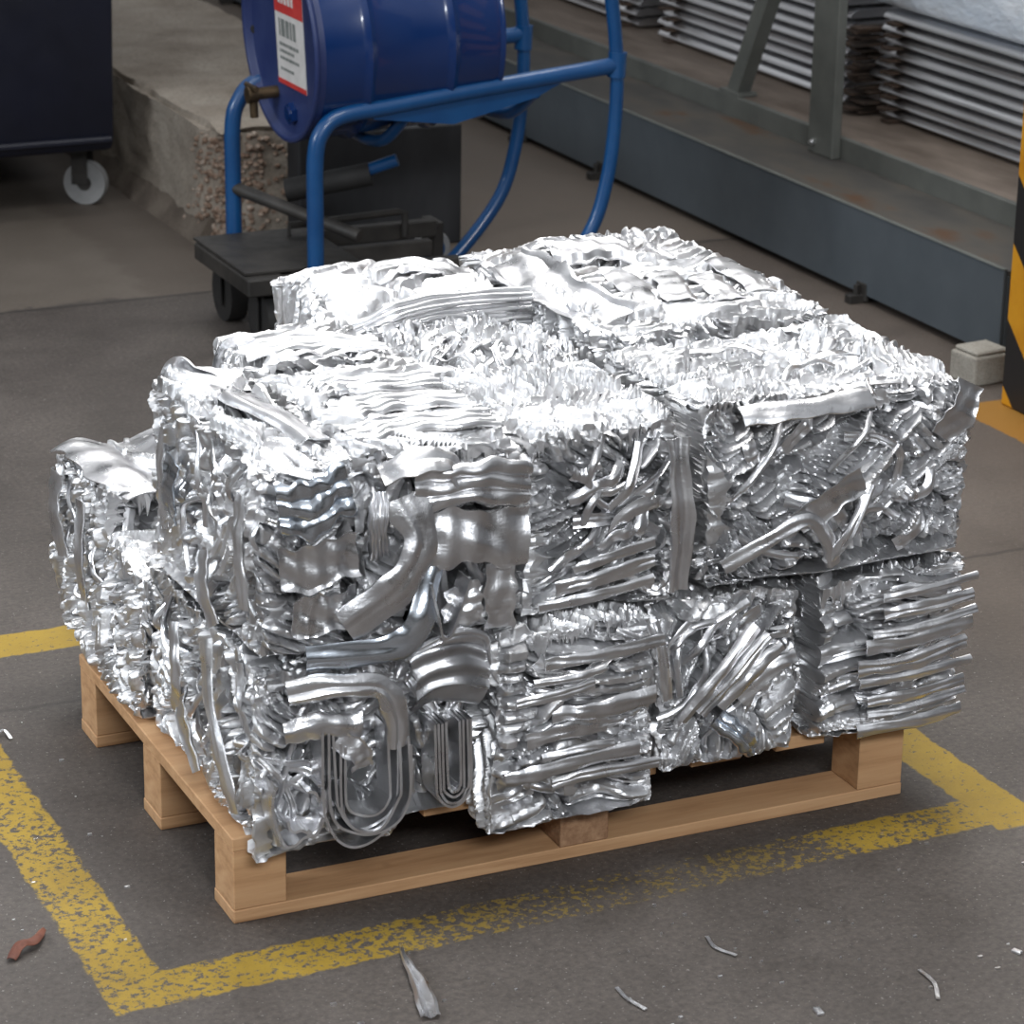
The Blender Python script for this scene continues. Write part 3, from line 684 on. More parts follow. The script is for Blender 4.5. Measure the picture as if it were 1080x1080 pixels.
# folds of the raised back bale
for k in range(5):
    piece(k1, K1, 'curved_fold', [(.455, .665 - .006 * k, .64 + .022 * k), (.53, .648 - .006 * k, .672 + .022 * k), (.64, .640, .690 + .018 * k), (.79, .640, .692 + .017 * k)], (0, -.75, .65), .030, 'alu_sheet', rib(.004, 3), 18)
piece(k1, K1, 'curled_sheet', [(.58, .90, .738), (.65, .92, .752), (.72, .90, .750), (.78, .88, .735)], (0, 0, 1), .08, 'alu_sheet', dome(.006), 8)
# big flat channel and raised plate on the largest bale
piece(k2, K2, 'flat_channel', [(.83, .84, .765), (.84, .66, .763), (.855, .46, .745)], (-.35, 0, .93), .10, 'alu_sheet', lip(.007), 14, label='wide flat channel lying along the left edge')
piece(k2, K2, 'raised_plate', [(.93, .86, .772), (1.0, .845, .778), (1.08, .835, .772)], (0, -.1, 1), .10, 'alu_sheet', lip(-.012), 14, thick=.004)
for k in range(4):
    piece(k2, K2, 'flat_strip', [(.94 + .08 * k, .48 + .03 * (k % 2), .756), (.97 + .075 * k, .60, .762), (1.0 + .07 * k, .74 - .05 * (k % 3), .756)], (0, 0, 1), .055, 'alu_sheet', dome(.006), 8)
piece(m1, M1_, 'curled_strip', [(.20, .54, .68), (.190, .545, .725), (.205, .54, .752), (.228, .535, .750), (.25, .53, .738)], (0, 1, .05), .04, 'alu_sheet', dome(.004), 8)
piece(m1, M1_, 'long_fold', [(.21, .52, .748), (.31, .51, .756), (.44, .50, .745)], (0, 0, 1), .08, 'alu_sheet', rib(.007, 5), 30)

# ------------------------------------------------------------------ pallet
pal = empty('wooden_pallet', (.6, .4, 0)); PO = Vector((.6, .4, 0))
tag(pal, 'pale pine wooden pallet carrying the stack of crushed aluminium bales', 'pallet')
def pbox(name, x, y, z, mat='wood', bev=.0015):
    c = Vector(((x[0] + x[1]) / 2, (y[0] + y[1]) / 2, (z[0] + z[1]) / 2))
    return MB().box((0, 0, 0), (x[1] - x[0], y[1] - y[0], z[1] - z[0]), bev).build(name, mat, pal, c - PO)
for y0 in (0, .355, .71): pbox('bottom_board', (0, 1.2), (y0, y0 + .09), (0, .0215))
for x0 in (0, .555, 1.112):
    for y0 in (0, .355, .71):
        pbox('block', (x0 + .001, x0 + .087), (y0 + .001, y0 + .088), (.022, .1215), 'chip' if x0 == .555 and y0 == 0 else 'wood')
for k in range(8): pbox('deck_board', (.0 + k * .158, .094 + k * .158), (0, .8), (.122, .144))

# ------------------------------------------------------------------ floor and surroundings
fl = MB(); fl.bm.faces.new([fl.bm.verts.new(p) for p in ((-6, -5, 0), (9, -5, 0), (9, 14, 0), (-6, 14, 0))])
tag(fl.build('floor', 'floor'), 'dark worn concrete workshop floor with a yellow painted rectangle around the pallet', kind='structure')

wl = MB(); wl.box((4.6, 4.5, 1.6), (.1, 19, 3.2)); tag(wl.build('wall_right', 'wallgrey'), 'grey cladding wall behind the racks', kind='structure')

# concrete ledge
def ledge():
    root = empty('concrete_ledge', (1.70, 6.5, 0)); tag(root, 'long rough concrete ledge with a chipped corner beside the navy bin', 'concrete ledge')
    mb = MB(); bm = mb.bm
    nx, ny, nz = 30, 120, 24; X0, X1, Y0, Y1, Z = 1.345, 2.06, 3.93, 9.3, .35
    rng = np.random.default_rng(5)
    xs = np.linspace(X0, X1, nx + 1); ys = Y0 + (Y1 - Y0) * np.linspace(0, 1, ny + 1) ** 1.8; zs = np.linspace(0, Z, nz + 1)
    vid = {}
    def V(i, j, k):
        key = (i, j, k)
        if key not in vid:
            x, y, z = xs[i], ys[j], zs[k]
            e = [i == 0 or i == nx, j == 0 or j == ny, k == nz]
            n_ = float(vn3(np.array(x * 9.), np.array(y * 9.), np.array(z * 9.), 3)); n2 = float(vn3(np.array(x * 33.), np.array(y * 33.), np.array(z * 33.), 4))
            d = .016 * n_ + .010 * n2
            if sum(e) >= 2: d -= .014 + .02 * abs(n_)
            # chipped front corner
            cd = math.hypot(x - X0, y - Y0); chip = max(0, 1 - cd / .11) * (.045 + .06 * abs(n2) + .03 * n_)
            sx = 1 if i == 0 else -1 if i == nx else 0; sy = 1 if j == 0 else -1 if j == ny else 0
            x -= sx * d * 1.0 - sx * 0 if False else 0
            x += sx * (-d + chip); y += sy * (-d + chip * 1.1); z += (d if k == nz else 0) - (chip * .35 if k == nz else 0)
            vid[key] = bm.verts.new((x - 1.70, y - 6.5, max(z, 0)))
        return vid[key]
    for i in range(nx):
        for j in range(ny): bm.faces.new((V(i, j, nz), V(i + 1, j, nz), V(i + 1, j + 1, nz), V(i, j + 1, nz)))
        for k in range(nz): bm.faces.new((V(i, 0, k), V(i + 1, 0, k), V(i + 1, 0, k + 1), V(i, 0, k + 1)))
    for j in range(ny):
        for k in range(nz):
            bm.faces.new((V(0, j, k), V(0, j, k + 1), V(0, j + 1, k + 1), V(0, j + 1, k)))
            bm.faces.new((V(nx, j, k), V(nx, j + 1, k), V(nx, j + 1, k + 1), V(nx, j, k + 1)))
    from mathutils.bvhtree import BVHTree
    bvh = BVHTree.FromBMesh(bm)
    mb.build('ledge_body', 'conc', root, smooth=True, angle=60)
    p = MB(); p.prism([(1.31 - 1.7, 0), (1.37 - 1.7, 0), (1.37 - 1.7, .08), (1.35 - 1.7, .075), (1.33 - 1.7, .04), (1.315 - 1.7, .012)], 1, 4.0 - 6.5, 9.2 - 6.5)
    p.build('foot_plinth', 'conc_dark', root)
    # pebbles exposed where the corner broke away
    r = random.Random(3); s = MB()
    for q in range(420):
        z = r.uniform(.02, .33); side = r.random()
        if side < .4: o_, d_ = Vector((-1, 3.93 + abs(r.gauss(0, .07)) - 6.5 + .02, z)), Vector((1, 0, 0))
        else: o_, d_ = Vector((1.37 + abs(r.gauss(0, .09)) - 1.7, -4, z)), Vector((0, 1, 0))
        hit = bvh.ray_cast(o_, d_)
        if hit[0] is None: continue
        rad = r.uniform(.005, .013)
        m_ = Matrix.Translation(hit[0]) @ Matrix.Diagonal((1, 1, r.uniform(.6, 1), 1))
        bmesh.ops.create_icosphere(s.bm, subdivisions=1, radius=rad, matrix=m_)
    o = s.build('exposed_pebbles', 'stone', root, smooth=True, angle=80); o['kind'] = 'stuff'
ledge()

# small pale block on the floor by the trough end
blk = MB(); blk.box((0, 0, .038), (.115, .10, .076), .006, seg=2); blk.box((0, 0, .082), (.10, .088, .012), .004)
o = blk.build('concrete_block', 'conc_light', None, (2.690, 2.005, 0)); o.rotation_euler.z = .1
tag(o, 'small pale concrete block on the floor under the end of the grey steel trough', 'concrete block')

# grey steel trough with raised rear rail
ch = empty('steel_trough', (2.9, 5.5, 0)); tag(ch, 'long low grey painted steel trough running along the racks, stained flat top', 'steel trough')
CO = Vector((2.9, 5.5, 0))
def cb(name, x, y, z, mat, par=ch, org=CO, bev=.002):
    c = Vector(((x[0] + x[1]) / 2, (y[0] + y[1]) / 2, (z[0] + z[1]) / 2))
    return MB().box((0, 0, 0), (x[1] - x[0], y[1] - y[0], z[1] - z[0]), bev).build(name, mat, par, c - org)
cb('front_panel', (2.80, 2.812), (2.09, 9.5), (.022, .250), 'steel_grey')
cb('top_plate', (2.814, 3.085), (2.09, 9.5), (.235, .248), 'chtop')
cb('top_lip', (2.797, 2.813), (2.088, 9.5), (.2505, .2545), 'frame_grey')
cb('end_panel', (2.813, 3.08), (2.09, 2.10), (.022, .234), 'steel_grey')
for yy in (2.75, 4.35, 4.95, 6.4, 7.9):
    mb = MB(); mb.box((0, 0, .012), (.055, .03, .024), .002); mb.cyl((0, 0, .0), (0, 0, .05), .008, 12); mb.box((.02, 0, .03), (.012, .05, .05), .002)
    mb.build('foot', 'darksteel', ch, Vector((2.782, yy, 0)) - CO)
# rail with dusty top that carries the rack
rl = empty('base_rail', (3.2, 5.5, 0)); RO = Vector((3.2, 5.5, 0))
tag(rl, 'dusty steel base rail behind the grey trough, carrying the rack posts and profile stacks', 'base rail')
cb('rail_face', (3.085, 3.105), (1.55, 9.5), (0, .312), 'frame_grey', rl, RO)
cb('rail_top', (3.106, 3.9), (1.55, 9.5), (.29, .310), 'dustwood', rl, RO)

# rack post and diagonal brace
def post():
    root = empty('rack_post', (3.13, 3.43, .312)); tag(root, 'grey green upright steel rack post with a diagonal brace, standing on the base rail', 'rack post')
    m_ = MB(); m_.box((-.061, 0, .57), (.030, .14, 1.268), .003)
    o = m_.build('upright', 'frame_grey', root)
    bt = MB(); bt.cyl((-.076, .035, -.03), (-.084, .035, -.03), .010, 6); bt.cyl((-.083, .035, -.03), (-.092, .035, -.03), .005, 10); bt.build('bolt', 'profile', root, smooth=True)
    br = MB(); a, b2_ = Vector((-.01, .615, .005)), Vector((-.01, .09, 1.02)); d = (b2_ - a); ang = math.atan2(d.y, d.z)
    br.box((0, 0, 0), (.05, .06, d.length), .002, (-ang, 'X')); bmesh.ops.translate(br.bm, vec=(a + b2_) / 2, verts=br.bm.verts)
    br.build('brace', 'frame_grey', root)
    f = MB(); f.box((-.01, .615, .006), (.07, .12, .012), .001); f.build('brace_foot', 'frame_grey', root)
post()
# second post farther back, only its lower end behind the blue trolley
# stacks of aluminium profiles lying on the rail
profile_proto = {}
def profile(length, w=.30, h=.027):
    """flat channel section: bright rounded nose towards the room"""
    key = (round(length, 2), h)
    if key not in profile_proto:
        mb = MB()
        sec = [(-w / 2 + .006, 0), (w / 2, 0), (w / 2, h), (-w / 2 + .055, h), (-w / 2 + .030, h * .93), (-w / 2 + .014, h * .72), (-w / 2 + .004, h * .42), (-w / 2 + .001, h * .2)]
        mb.prism(sec, 1, -length / 2, length / 2); bmesh.ops.recalc_face_normals(mb.bm, faces=mb.bm.faces)
        me = bpy.data.meshes.new('aluminium_profile'); mb.bm.to_mesh(me); mb.bm.free(); me.materials.append(M['profile']); profile_proto[key] = me
    return profile_proto[key]
r = random.Random(8)
stacks = [((1.7, 3.60), 'nearest', 'nearest the striped pillar', 13), ((3.78, 5.02), 'middle', 'behind the upright rack post', 14), ((5.16, 7.6), 'far', 'beyond the blue drum trolley', 14)]
PIT = .0365
lev = ['at the very bottom', 'second up', 'third up', 'fourth up', 'fifth up', 'sixth up', 'seventh up', 'eighth up', 'ninth up', 'tenth up', 'eleventh up', 'twelfth up', 'thirteenth up', 'topmost']
for (y0, y1), nm, where, nlev in stacks:
    for k in range(9 if nm == 'nearest' else nlev):
        ln = y1 - y0; off = r.uniform(-.03, .03)
        o = bpy.data.objects.new('aluminium_profile', profile(ln)); COL.objects.link(o)
        o.location = (3.49 + r.uniform(-.008, .012), (y0 + y1) / 2 + off, .3115 + .010 + k * PIT)
        tag(o, 'long flat aluminium profile, %s in the stack %s' % (lev[k], where), 'metal profile', 'profiles in the stack %s' % where)
    # dark spacer battens between layers at the ends
    for yy in (y0 + .10, y1 - .10):
        sp = empty('spacer_stack', (3.474, yy, .3105)); 
        tag(sp, 'dark rusty spacer battens between the profiles %s, %s end' % (where, 'near' if yy < (y0 + y1) / 2 else 'far'), 'spacer')
        for k in range(9 if nm == 'nearest' else nlev):
            MB().box((0, 0, 0), (.31, .045, .0094), .001).build('batten', 'rust', sp, (r.uniform(-.014, .0), r.uniform(-.01, .01), .0052 + k * PIT))
# rusty strapped end of the near stack
jum = MB(); r = random.Random(4)
for k in range(26):
    jum.box((3.325 + r.uniform(0, .05), 3.66 + r.uniform(-.035, .06), .320 + k * .0102), (r.uniform(.05, .12), r.uniform(.03, .09), .008), .001, None)
o = jum.build('packing_slats', 'rust'); tag(o, 'rusty brown packing slats between the near and middle profile stacks', 'packing slats', kind='stuff')
# wrapped bundles on top of the near stack
wb = MB(); wb.box((0, 0, .105), (.33, .85, .21), .02, seg=3)
o = wb.build('wrapped_bundle', 'wrap', None, (3.50, 3.22, .3115 + .010 + 9 * PIT + .004), smooth=True); tag(o, 'pale blue plastic wrapped bundle lying on the near profile stack', 'bundle')
wb = MB(); wb.box((0, 0, .085), (.33, .95, .17), .02, seg=3)
o = wb.build('wrapped_bundle', 'dark_wrap', None, (3.50, 2.27, .3115 + .010 + 9 * PIT + .004), smooth=True); tag(o, 'dark blue wrapped bundle at the right end of the near profile stack', 'bundle')
for k, (yy, zz) in enumerate(((2.70, .05), (2.35, .11))):
    pass

# striped pillar
pl = MB(); pl.box((0, 0, 1.1), (.30, .30, 2.2), .004)
o = pl.build('striped_pillar', 'stripes', None, (2.775, 1.665, 0)); tag(o, 'square pillar with slanting orange yellow and black hazard stripes at the right edge', 'pillar')

# ------------------------------------------------------------------ navy bin
bn = empty('waste_bin', (.72, 4.9, 0)); BO = Vector((.72, 4.9, 0)); tag(bn, 'large navy blue wheeled waste bin at the upper left edge', 'bin')
mb = MB(); bm = mb.bm
def ring(x0, x1, y0, y1, z): return [bm.verts.new(Vector(p) - BO) for p in ((x0, y0, z), (x1, y0, z), (x1, y1, z), (x0, y1, z))]
rs = [ring(-.50, 1.205, 4.46, 5.80, .195), ring(-.505, 1.212, 4.45, 5.81, .215), ring(-.54, 1.222, 4.42, 5.84, 1.15), ring(-.50, 1.195, 4.46, 5.80, 1.15), ring(-.45, 1.17, 4.50, 5.76, .25)]  # bin extended left and back out of view to darken the floor underneath
for A, B in zip(rs, rs[1:]):
    for k in range(4): bm.faces.new((A[k], A[(k + 1) % 4], B[(k + 1) % 4], B[k]))
bm.faces.new(rs[0]); bm.faces.new(rs[-1])
es = [e for e in bm.edges]
bmesh.ops.bevel(bm, geom=es, offset=.012, segments=2, profile=.5, affect='EDGES')
mb.build('bin_body', 'navy', bn, smooth=True)
mb = MB(); mb.box((0, 0, 0), (1.80, 1.46, .04), .012, seg=2); mb.build('rim', 'navy', bn, Vector((.342, 5.13, 1.165)) - BO)
mb = MB(); mb.box((0, 0, 0), (1.70, .03, .02), .006); mb.build('lower_band', 'navy', bn, Vector((.354, 4.447, .232)) - BO)
for cx, cy in ((1.135, 4.62), (-.38, 4.62), (1.135, 5.6), (-.38, 5.6)):
    c = empty('caster', Vector((cx + (.035 if cx > 0 else 0), cy, 0)) - BO, .95); c.parent = bn
    mb = MB(); mb.cyl((-.018, 0, .066), (.018, 0, .066), .066, 32); mb.build('wheel', 'grey_rubber', c, smooth=True)
    mb = MB(); mb.cyl((-.022, 0, .066), (.022, 0, .066), .022, 20); mb.build('hub', 'darksteel', c, smooth=True)
    mb = MB(); mb.box((-.030, .01, .125), (.005, .05, .12), .001); mb.box((.030, .01, .125), (.005, .05, .12), .001); mb.box((0, .01, .186), (.09, .09, .010), .001)
    mb.build('fork', 'darksteel', c)

# ------------------------------------------------------------------ dark sheet box
db = MB(); db.box((.022, 0, .1775), (.505, .10, .355), .006, seg=2)
o = db.build('steel_box', 'darkbox', None, (1.768, 3.80, 0)); tag(o, 'dark scratched flat steel box standing behind the blue drum trolley', 'box')

# ------------------------------------------------------------------ drum trolley
tr = empty('drum_trolley', (1.65, 3.08, 0)); TO = Vector((1.65, 3.08, 0)); tag(tr, 'blue tubular drum tilting trolley with a black wheeled base', 'trolley')
def rel(p): return Vector(p) - TO
for yy in (2.86, 3.30):
    q = .0 if yy == 2.86 else -.062
    dz = 0 if yy == 2.86 else .012
    pts = arc_pts([(1.243 + q, yy, .17), (1.243 + q, yy, .35), (1.244 + q, yy, .50), (1.262 + q, yy, .565), (1.314 + q, yy, .602 + dz), (1.45 + q, yy, .618 + dz), (1.677 + q, yy, .643 + dz), (2.075 + q, yy, .680 + dz)], 8)
    MB().tube([rel(p) for p in pts], .0215, 18).build('side_tube', 'tubeblue', tr, smooth=True)
    pts = arc_pts([(1.80 + q, yy, .025), (1.90 + q, yy, .10), (2.017 + q, yy, .241), (2.063 + q, yy, .377), (2.082 + q, yy, .528), (2.083 + q, yy, .68), (2.063 + q, yy, .85), (2.03 + q, yy, 1.0)], 8)
    MB().tube([rel(p) for p in pts], .0185, 18).build('rocker_tube', 'tubeblue', tr, smooth=True)
    g = MB(); g.prism([(1.40 + q - TO.x, .588), (1.62 + q - TO.x, .560), (1.85 + q - TO.x, .612 + dz), (1.96 + q - TO.x, .662 + dz), (1.70 + q - TO.x, .640 + dz), (1.40 + q - TO.x, .612 + dz)], 1, yy - TO.y - .004, yy - TO.y + .004)
    g.build('gusset', 'tubeblue', tr)
    c = MB(); c.cyl(rel((2.082 + q, yy - .0, .650)), rel((2.085 + q, yy, .715)), .0245, 20); c.build('joint_sleeve', 'tubeblue', tr, smooth=True)
MB().tube([rel(p) for p in arc_pts([(1.50, 2.88, .585), (1.48, 3.0, .50), (1.46, 3.16, .50), (1.44, 3.28, .59)], 8)], .016, 14).build('cradle_bar', 'tubeblue', tr, smooth=True)
MB().tube([rel(p) for p in arc_pts([(1.86, 2.88, .62), (1.84, 3.0, .545), (1.82, 3.16, .545), (1.80, 3.28, .63)], 8)], .016, 14).build('cradle_bar', 'tubeblue', tr, smooth=True)
# rubber grip and lever
MB().cyl(rel((1.30, 3.22, .335)), rel((1.50, 3.12, .385)), .031, 20).build('rubber_grip', 'black', tr, smooth=True)
MB().cyl(rel((1.42, 3.16, .365)), rel((1.56, 3.085, .425)), .017, 16).build('lever', 'tubeblue', tr, smooth=True)
MB().cyl(rel((1.185, 3.29, .335)), rel((1.40, 2.95, .265)), .017, 14).build('brace_bar', 'darksteel', tr, smooth=True)
# base frame
b_ = MB(); b_.box(rel((1.40, 3.07, .185)), (.50, .03, .045), .003); b_.box(rel((1.12, 3.05, .185)), (.13, .42, .045), .004); b_.box(rel((1.40, 2.88, .185)), (.50, .035, .045), .003); b_.box(rel((1.45, 3.27, .185)), (.60, .035, .045), .003)
b_.build('base_frame', 'darksteel', tr)
MB().box(rel((1.22, 3.08, .213)), (.32, .40, .008), .001).build('base_plate', 'darksteel', tr)
MB().tube([rel(p) for p in ((1.30, 3.20, .20), (1.30, 3.20, .245), (1.62, 3.22, .25), (1.64, 3.22, .245), (1.64, 3.22, .18))], .010, 10).build('bracket', 'darksteel', tr, smooth=True)
for cx, cy in ((1.14, 2.94), (1.14, 3.22)):
    w_ = MB(); w_.cyl((-.024, 0, 0), (.024, 0, 0), .078, 32); w_.build('wheel', 'black', tr, rel((cx, cy, .078)), smooth=True)
    h_ = MB(); h_.box((-.034, 0, .04), (.006, .05, .14), .001); h_.box((.034, 0, .04), (.006, .05, .14), .001); h_.build('wheel_fork', 'black', tr, rel((cx, cy, .078)))
for cx, cy in ((1.795, 3.40), (1.80, 2.83)):
    w_ = MB(); w_.lathe([(.0, -.012), (.034, -.012), (.036, -.016), (.050, -.016), (.054, -.010), (.054, .010), (.050, .016), (.036, .016), (.034, .012), (0, .012)], 36, Matrix.Rotation(PI / 2, 4, 'X'))
    wh = w_.build('wheel', 'grey_rubber', tr, rel((cx, cy, .054 if cy < 3 else .090)), smooth=True)
    h_ = MB(); h_.cyl((0, -.018, 0), (0, .018, 0), .034, 28); h_.build('hub', 'tubeblue', wh, smooth=True)

MB().box(rel((1.77, 3.335, .14)), (.03, .09, .10), .002).build('wheel_bracket', 'darksteel', tr)
# ------------------------------------------------------------------ drum
R_, LEN, EL = .265, .52, math.radians(3)
bot = Vector((1.242, 3.08, .501)); ax = Vector((math.cos(EL), 0, math.sin(EL))); upv = Vector((-math.sin(EL), 0, math.cos(EL)))
dc = bot + upv * R_
Mx = Matrix(((ax.x * 0 + 0, upv.x, ax.x, 0), (1, 0, 0, 0), (0, upv.z, ax.z, 0), (0, 0, 0, 1)))   # local z = axis, x = world y, y = up
dr = empty('oil_drum', dc + ax * 0); tag(dr, 'glossy blue steel drum lying in the trolley, red and white label on its end', 'drum')
prof = [(0, .022), (R_ - .022, .022), (R_ - .016, .018), (R_ - .014, .004), (R_ - .010, 0), (R_ - .002, .0), (R_ + .002, .004), (R_ + .002, .010), (R_ - .004, .016), (R_ - .002, .03)]
for hp in (.15, .375):
    prof += [(R_ - .002, hp - .020), (R_ + .001, hp - .012), (R_ + .009, hp), (R_ + .001, hp + .012), (R_ - .002, hp + .020)]
prof += [(R_ - .002, LEN - .03), (R_ - .004, LEN - .016), (R_ + .002, LEN - .010), (R_ + .002, LEN - .004), (R_ - .006, LEN), (R_ - .014, LEN - .004), (R_ - .018, LEN - .018), (0, LEN - .018)]
MB().lathe(prof[9:], 96, Mx).build('drum_body', 'drumblue', dr, smooth=True, angle=50)
MB().lathe(prof[:10], 96, Mx).build('drum_lid', 'lidblue', dr, smooth=True, angle=50)
def onlid(name, u0, u1, v0, v1, mat, h=.0215, th=.0008, par=dr):
    # u: across the lid (+u = towards the room = world -y), v: up the lid
    mb = MB(); c = Vector((-(u0 + u1) / 2, (v0 + v1) / 2, h)); mb.box((0, 0, 0), (u1 - u0, v1 - v0, th))
    bmesh.ops.transform(mb.bm, matrix=Mx @ Matrix.Translation(c), verts=mb.bm.verts); return mb.build(name, mat, par)
lb = onlid('label', -.065, .135, -.125, .185, 'labelwhite')
onlid('label_header', -.065, .135, .060, .1849, 'labelred', .0205, .0008, lb)
onlid('label_footer', -.065, .135, -.1249, -.112, 'labelred', .0205, .0008, lb)
# faint printing on the label
ink = MB(); r = random.Random(2)
def inkbox(u0, u1, v0, v1):
    k = len(ink.bm.verts); ink.box((-(u0 + u1) / 2, (v0 + v1) / 2, .0202), (u1 - u0, v1 - v0, .0006))
u = -.04
for wd in (.010, .024, .022, .012, .018):
    inkbox(u, u + wd, .000, .045); u += wd + .008
for row, (va, vb) in enumerate(((-.025, -.016), (-.042, -.034), (-.060, -.052), (-.088, -.081))):
    u = -.04
    while u < (.085 if row % 2 == 0 else .05):
        wd = r.uniform(.006, .020); inkbox(u, u + wd, va, vb); u += wd + .005
bmesh.ops.transform(ink.bm, matrix=Mx, verts=ink.bm.verts); ink.build('printing', 'ink', lb)
ink = MB(); u = -.035
for wd in (.014, .014, .016, .018, .012):
    inkbox(u, u + wd, .085, .115); u += wd + .008
bmesh.ops.transform(ink.bm, matrix=Matrix.Identity(4) @ Mx @ Matrix.Translation((0, 0, -.0006)), verts=ink.bm.verts); ink.build('printing', 'labelwhite', lb)
# tap near the lower rim
t = MB()
def D(u, v, h): return Mx @ Vector((-u, v, h))
t.cyl(D(-.085, -.155, .022), D(-.085, -.155, -.045), .016, 20); t.cyl(D(-.085, -.155, -.035), D(-.085, -.155, -.062), .022, 20)
t.cyl(D(-.085, -.135, -.045), D(-.085, -.215, -.045), .011, 16); t.cyl(D(-.125, -.135, -.048), D(-.045, -.135, -.048), .007, 12)
t.build('tap', 'brass', dr, smooth=True)
t = MB(); t.cyl(D(.03, -.19, .022), D(.03, -.19, .006), .028, 6); t.cyl(D(.03, -.19, .010), D(.03, -.19, .002), .018, 20); t.build('bung', 'drumblue', dr, smooth=True)
t = MB(); t.cyl(D(-.235, -.02, .03), D(-.262, -.02, .03), .014, 12); t.build('rim_bolt', 'darksteel', dr, smooth=True)
# chain hanging from the tap
for p_ in (): pass

# ------------------------------------------------------------------ debris
def sliver(label, pts, w, mat='alu_sheet', prof=None, taper=None, name='metal_sliver', thick=.0012, cat='metal scrap'):
    c = Vector(pts[len(pts) // 2]); c.z = 0
    o = strip([Vector(p) - c for p in pts], (0, 0, 1), w, thick, prof, 6, taper, 8).build(name, mat, None, c, smooth=True); return tag(o, label, cat)
sliver('crumpled pointed foil shard on the floor in front of the pallet', [(.205, -.175, .004), (.190, -.24, .010), (.178, -.31, .008), (.163, -.388, .006)], .034, 'alu_sheet', lambda f: .004 * math.sin(f * 9), lambda q: .12 + .9 * q)
sliver('thin curved aluminium sliver on the floor, left of the two in the middle foreground', [(.449, -.412, .003), (.448, -.450, .004), (.459, -.488, .003)], .006)
sliver('thin curved aluminium sliver lying just in front of the yellow stripe', [(.648, -.325, .003), (.642, -.362, .004), (.660, -.396, .003)], .006)
sliver('thin curved aluminium sliver at the lower right of the floor', [(.891, -.543, .003), (.888, -.588, .004), (.868, -.630, .003)], .006)
sliver('curled thin metal shaving at the left edge by the yellow stripe', [(-.17, .86, .004), (-.15, .82, .010), (-.132, .83, .008), (-.128, .80, .004)], .006)
sliver('brown dried curled scrap outside the left yellow stripe', [(-.345, .018, .004), (-.325, .040, .013), (-.300, .050, .010), (-.277, .085, .006)], .020, 'leaf', lambda f: .004 * math.sin(PI * f), lambda q: .45 + .55 * math.sin(PI * (.15 + .8 * q)), 'dried_scrap', cat='scrap')
r = random.Random(12)
chips = [((.688, -.591), .011, 'bright metal chip at the bottom edge of the floor'), ((1.059, -.553), .009, 'bright metal chip at the right edge of the floor')]
for (x, y), s_, lab in chips:
    m_ = MB(); m_.box((0, 0, .0025), (s_ * 1.8, s_, .005), .001, (r.random() * 3, 'Z')); o = m_.build('metal_chip', 'alu_sheet', None, (x, y, 0)); tag(o, lab, 'metal scrap')
st = MB()
for k in range(150):
    x, y = r.uniform(.0, 1.6), r.uniform(-.75, -.12) if k % 4 else r.uniform(-.12, 1.2) * 1
    if k % 4 == 0: x = r.uniform(-.5, -.05)
    s_ = r.uniform(.0015, .0042)
    st.box((x, y, s_ * .4), (s_ * r.uniform(1, 2.2), s_, s_ * .8), 0, None)
o = st.build('metal_crumbs', 'alu_sheet'); tag(o, 'tiny bright metal crumbs scattered over the floor around the pallet', 'metal crumbs', kind='stuff')

# ------------------------------------------------------------------ camera
f_px, pitch, hgt, cx_, cy_, yaw, roll = 3023.1, 0.341576, 2.07643, -1.29517, -3.73434, 0.439311, 0.016679
sy, cyw = math.sin(yaw), math.cos(yaw)
right = Vector((cyw, -sy, 0)); fwd = Vector((sy * math.cos(pitch), cyw * math.cos(pitch), -math.sin(pitch))); up = right.cross(fwd)
r2 = right * math.cos(roll) + up * math.sin(roll); u2 = -right * math.sin(roll) + up * math.cos(roll)
cam = bpy.data.cameras.new('camera'); co = bpy.data.objects.new('camera', cam); COL.objects.link(co)
Rm = Matrix((r2, u2, -fwd)).transposed().to_4x4(); Rm.translation = (cx_, cy_, hgt); co.matrix_world = Rm
cam.sensor_width = 36; cam.sensor_fit = 'HORIZONTAL'; cam.lens = f_px / 1080 * 36; cam.clip_end = 100
cam.dof.use_dof = True; cam.dof.focus_distance = 4.85; cam.dof.aperture_fstop = 9.0
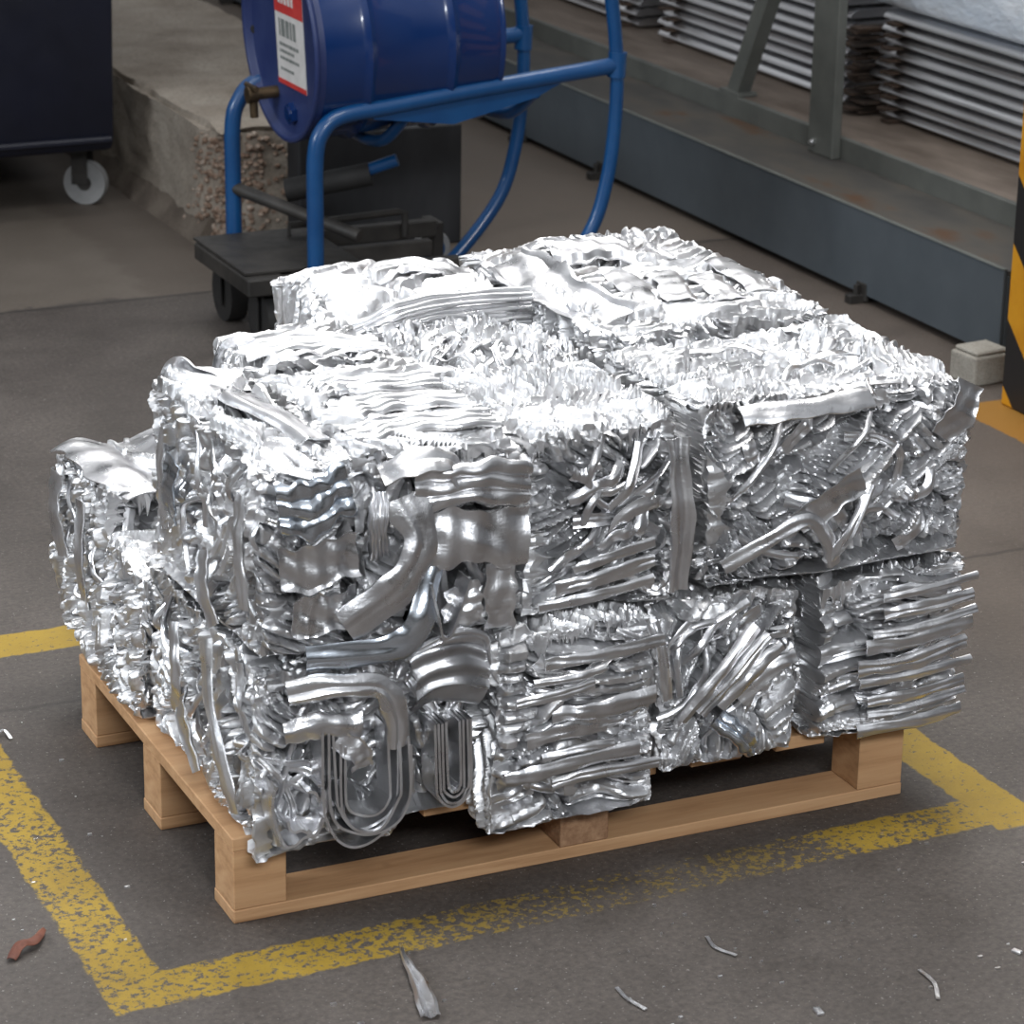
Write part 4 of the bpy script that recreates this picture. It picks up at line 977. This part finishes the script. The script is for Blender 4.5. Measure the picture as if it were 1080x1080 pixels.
sc.camera = co

# ------------------------------------------------------------------ light
w = bpy.data.worlds.new('world'); sc.world = w; w.use_nodes = True; nt = w.node_tree
bg = nt.nodes['Background']
tc = N(nt, 'ShaderNodeTexCoord'); s = N(nt, 'ShaderNodeSeparateXYZ'); L(nt, tc.outputs['Generated'], s.inputs[0])
g = ramp(nt, s.outputs[2], [(.0, (.05, .042, .035)), (.10, (.14, .13, .12)), (.28, (.42, .43, .45)), (.55, (.85, .88, .92)), (1., (1.0, 1.02, 1.06))])
nz_ = noise(nt, 2.2, 3, .5, tc.outputs['Generated'])
k = ramp(nt, nz_, [(.38, (.45, .45, .45)), (.52, (1, 1, 1)), (.7, (1.5, 1.5, 1.5))])
mx = N(nt, 'ShaderNodeMix', data_type='RGBA', blend_type='MULTIPLY'); mx.inputs[0].default_value = 1
L(nt, g, mx.inputs[6]); L(nt, k, mx.inputs[7]); L(nt, mx.outputs[2], bg.inputs[0]); bg.inputs[1].default_value = .56

def area(name, loc, target, size, power, col=(1, 1, 1), spread=180):
    l = bpy.data.lights.new(name, 'AREA'); l.shape = 'RECTANGLE'; l.size, l.size_y = size; l.energy = power; l.color = col; l.spread = math.radians(spread)
    o = bpy.data.objects.new(name, l); COL.objects.link(o); o.location = loc
    o.rotation_euler = (Vector(target) - Vector(loc)).to_track_quat('-Z', 'Y').to_euler()
area('roof_light', (2.1, 3.6, 4.6), (.6, .4, .6), (3.0, 1.6), 62, (1, .99, .97), 110)
area('roof_light', (.5, .3, 4.8), (.6, .3, .6), (1.0, 2.6), 55, (1, .99, .97), 120)
area('side_window', (-5.0, 1.5, 3.0), (.3, .4, .4), (2.2, 1.6), 90, (.88, .94, 1), 120)
area('front_fill', (-1.0, -6.0, 4.2), (.6, 0, .4), (3.2, .7), 125, (.92, .96, 1), 120)  # added fill lamp behind the camera, brightens the bale fronts

vs = sc.view_settings; vs.view_transform = 'Standard'; vs.look = 'None'; vs.gamma = 1; vs.use_curve_mapping = False; vs.exposure = 0
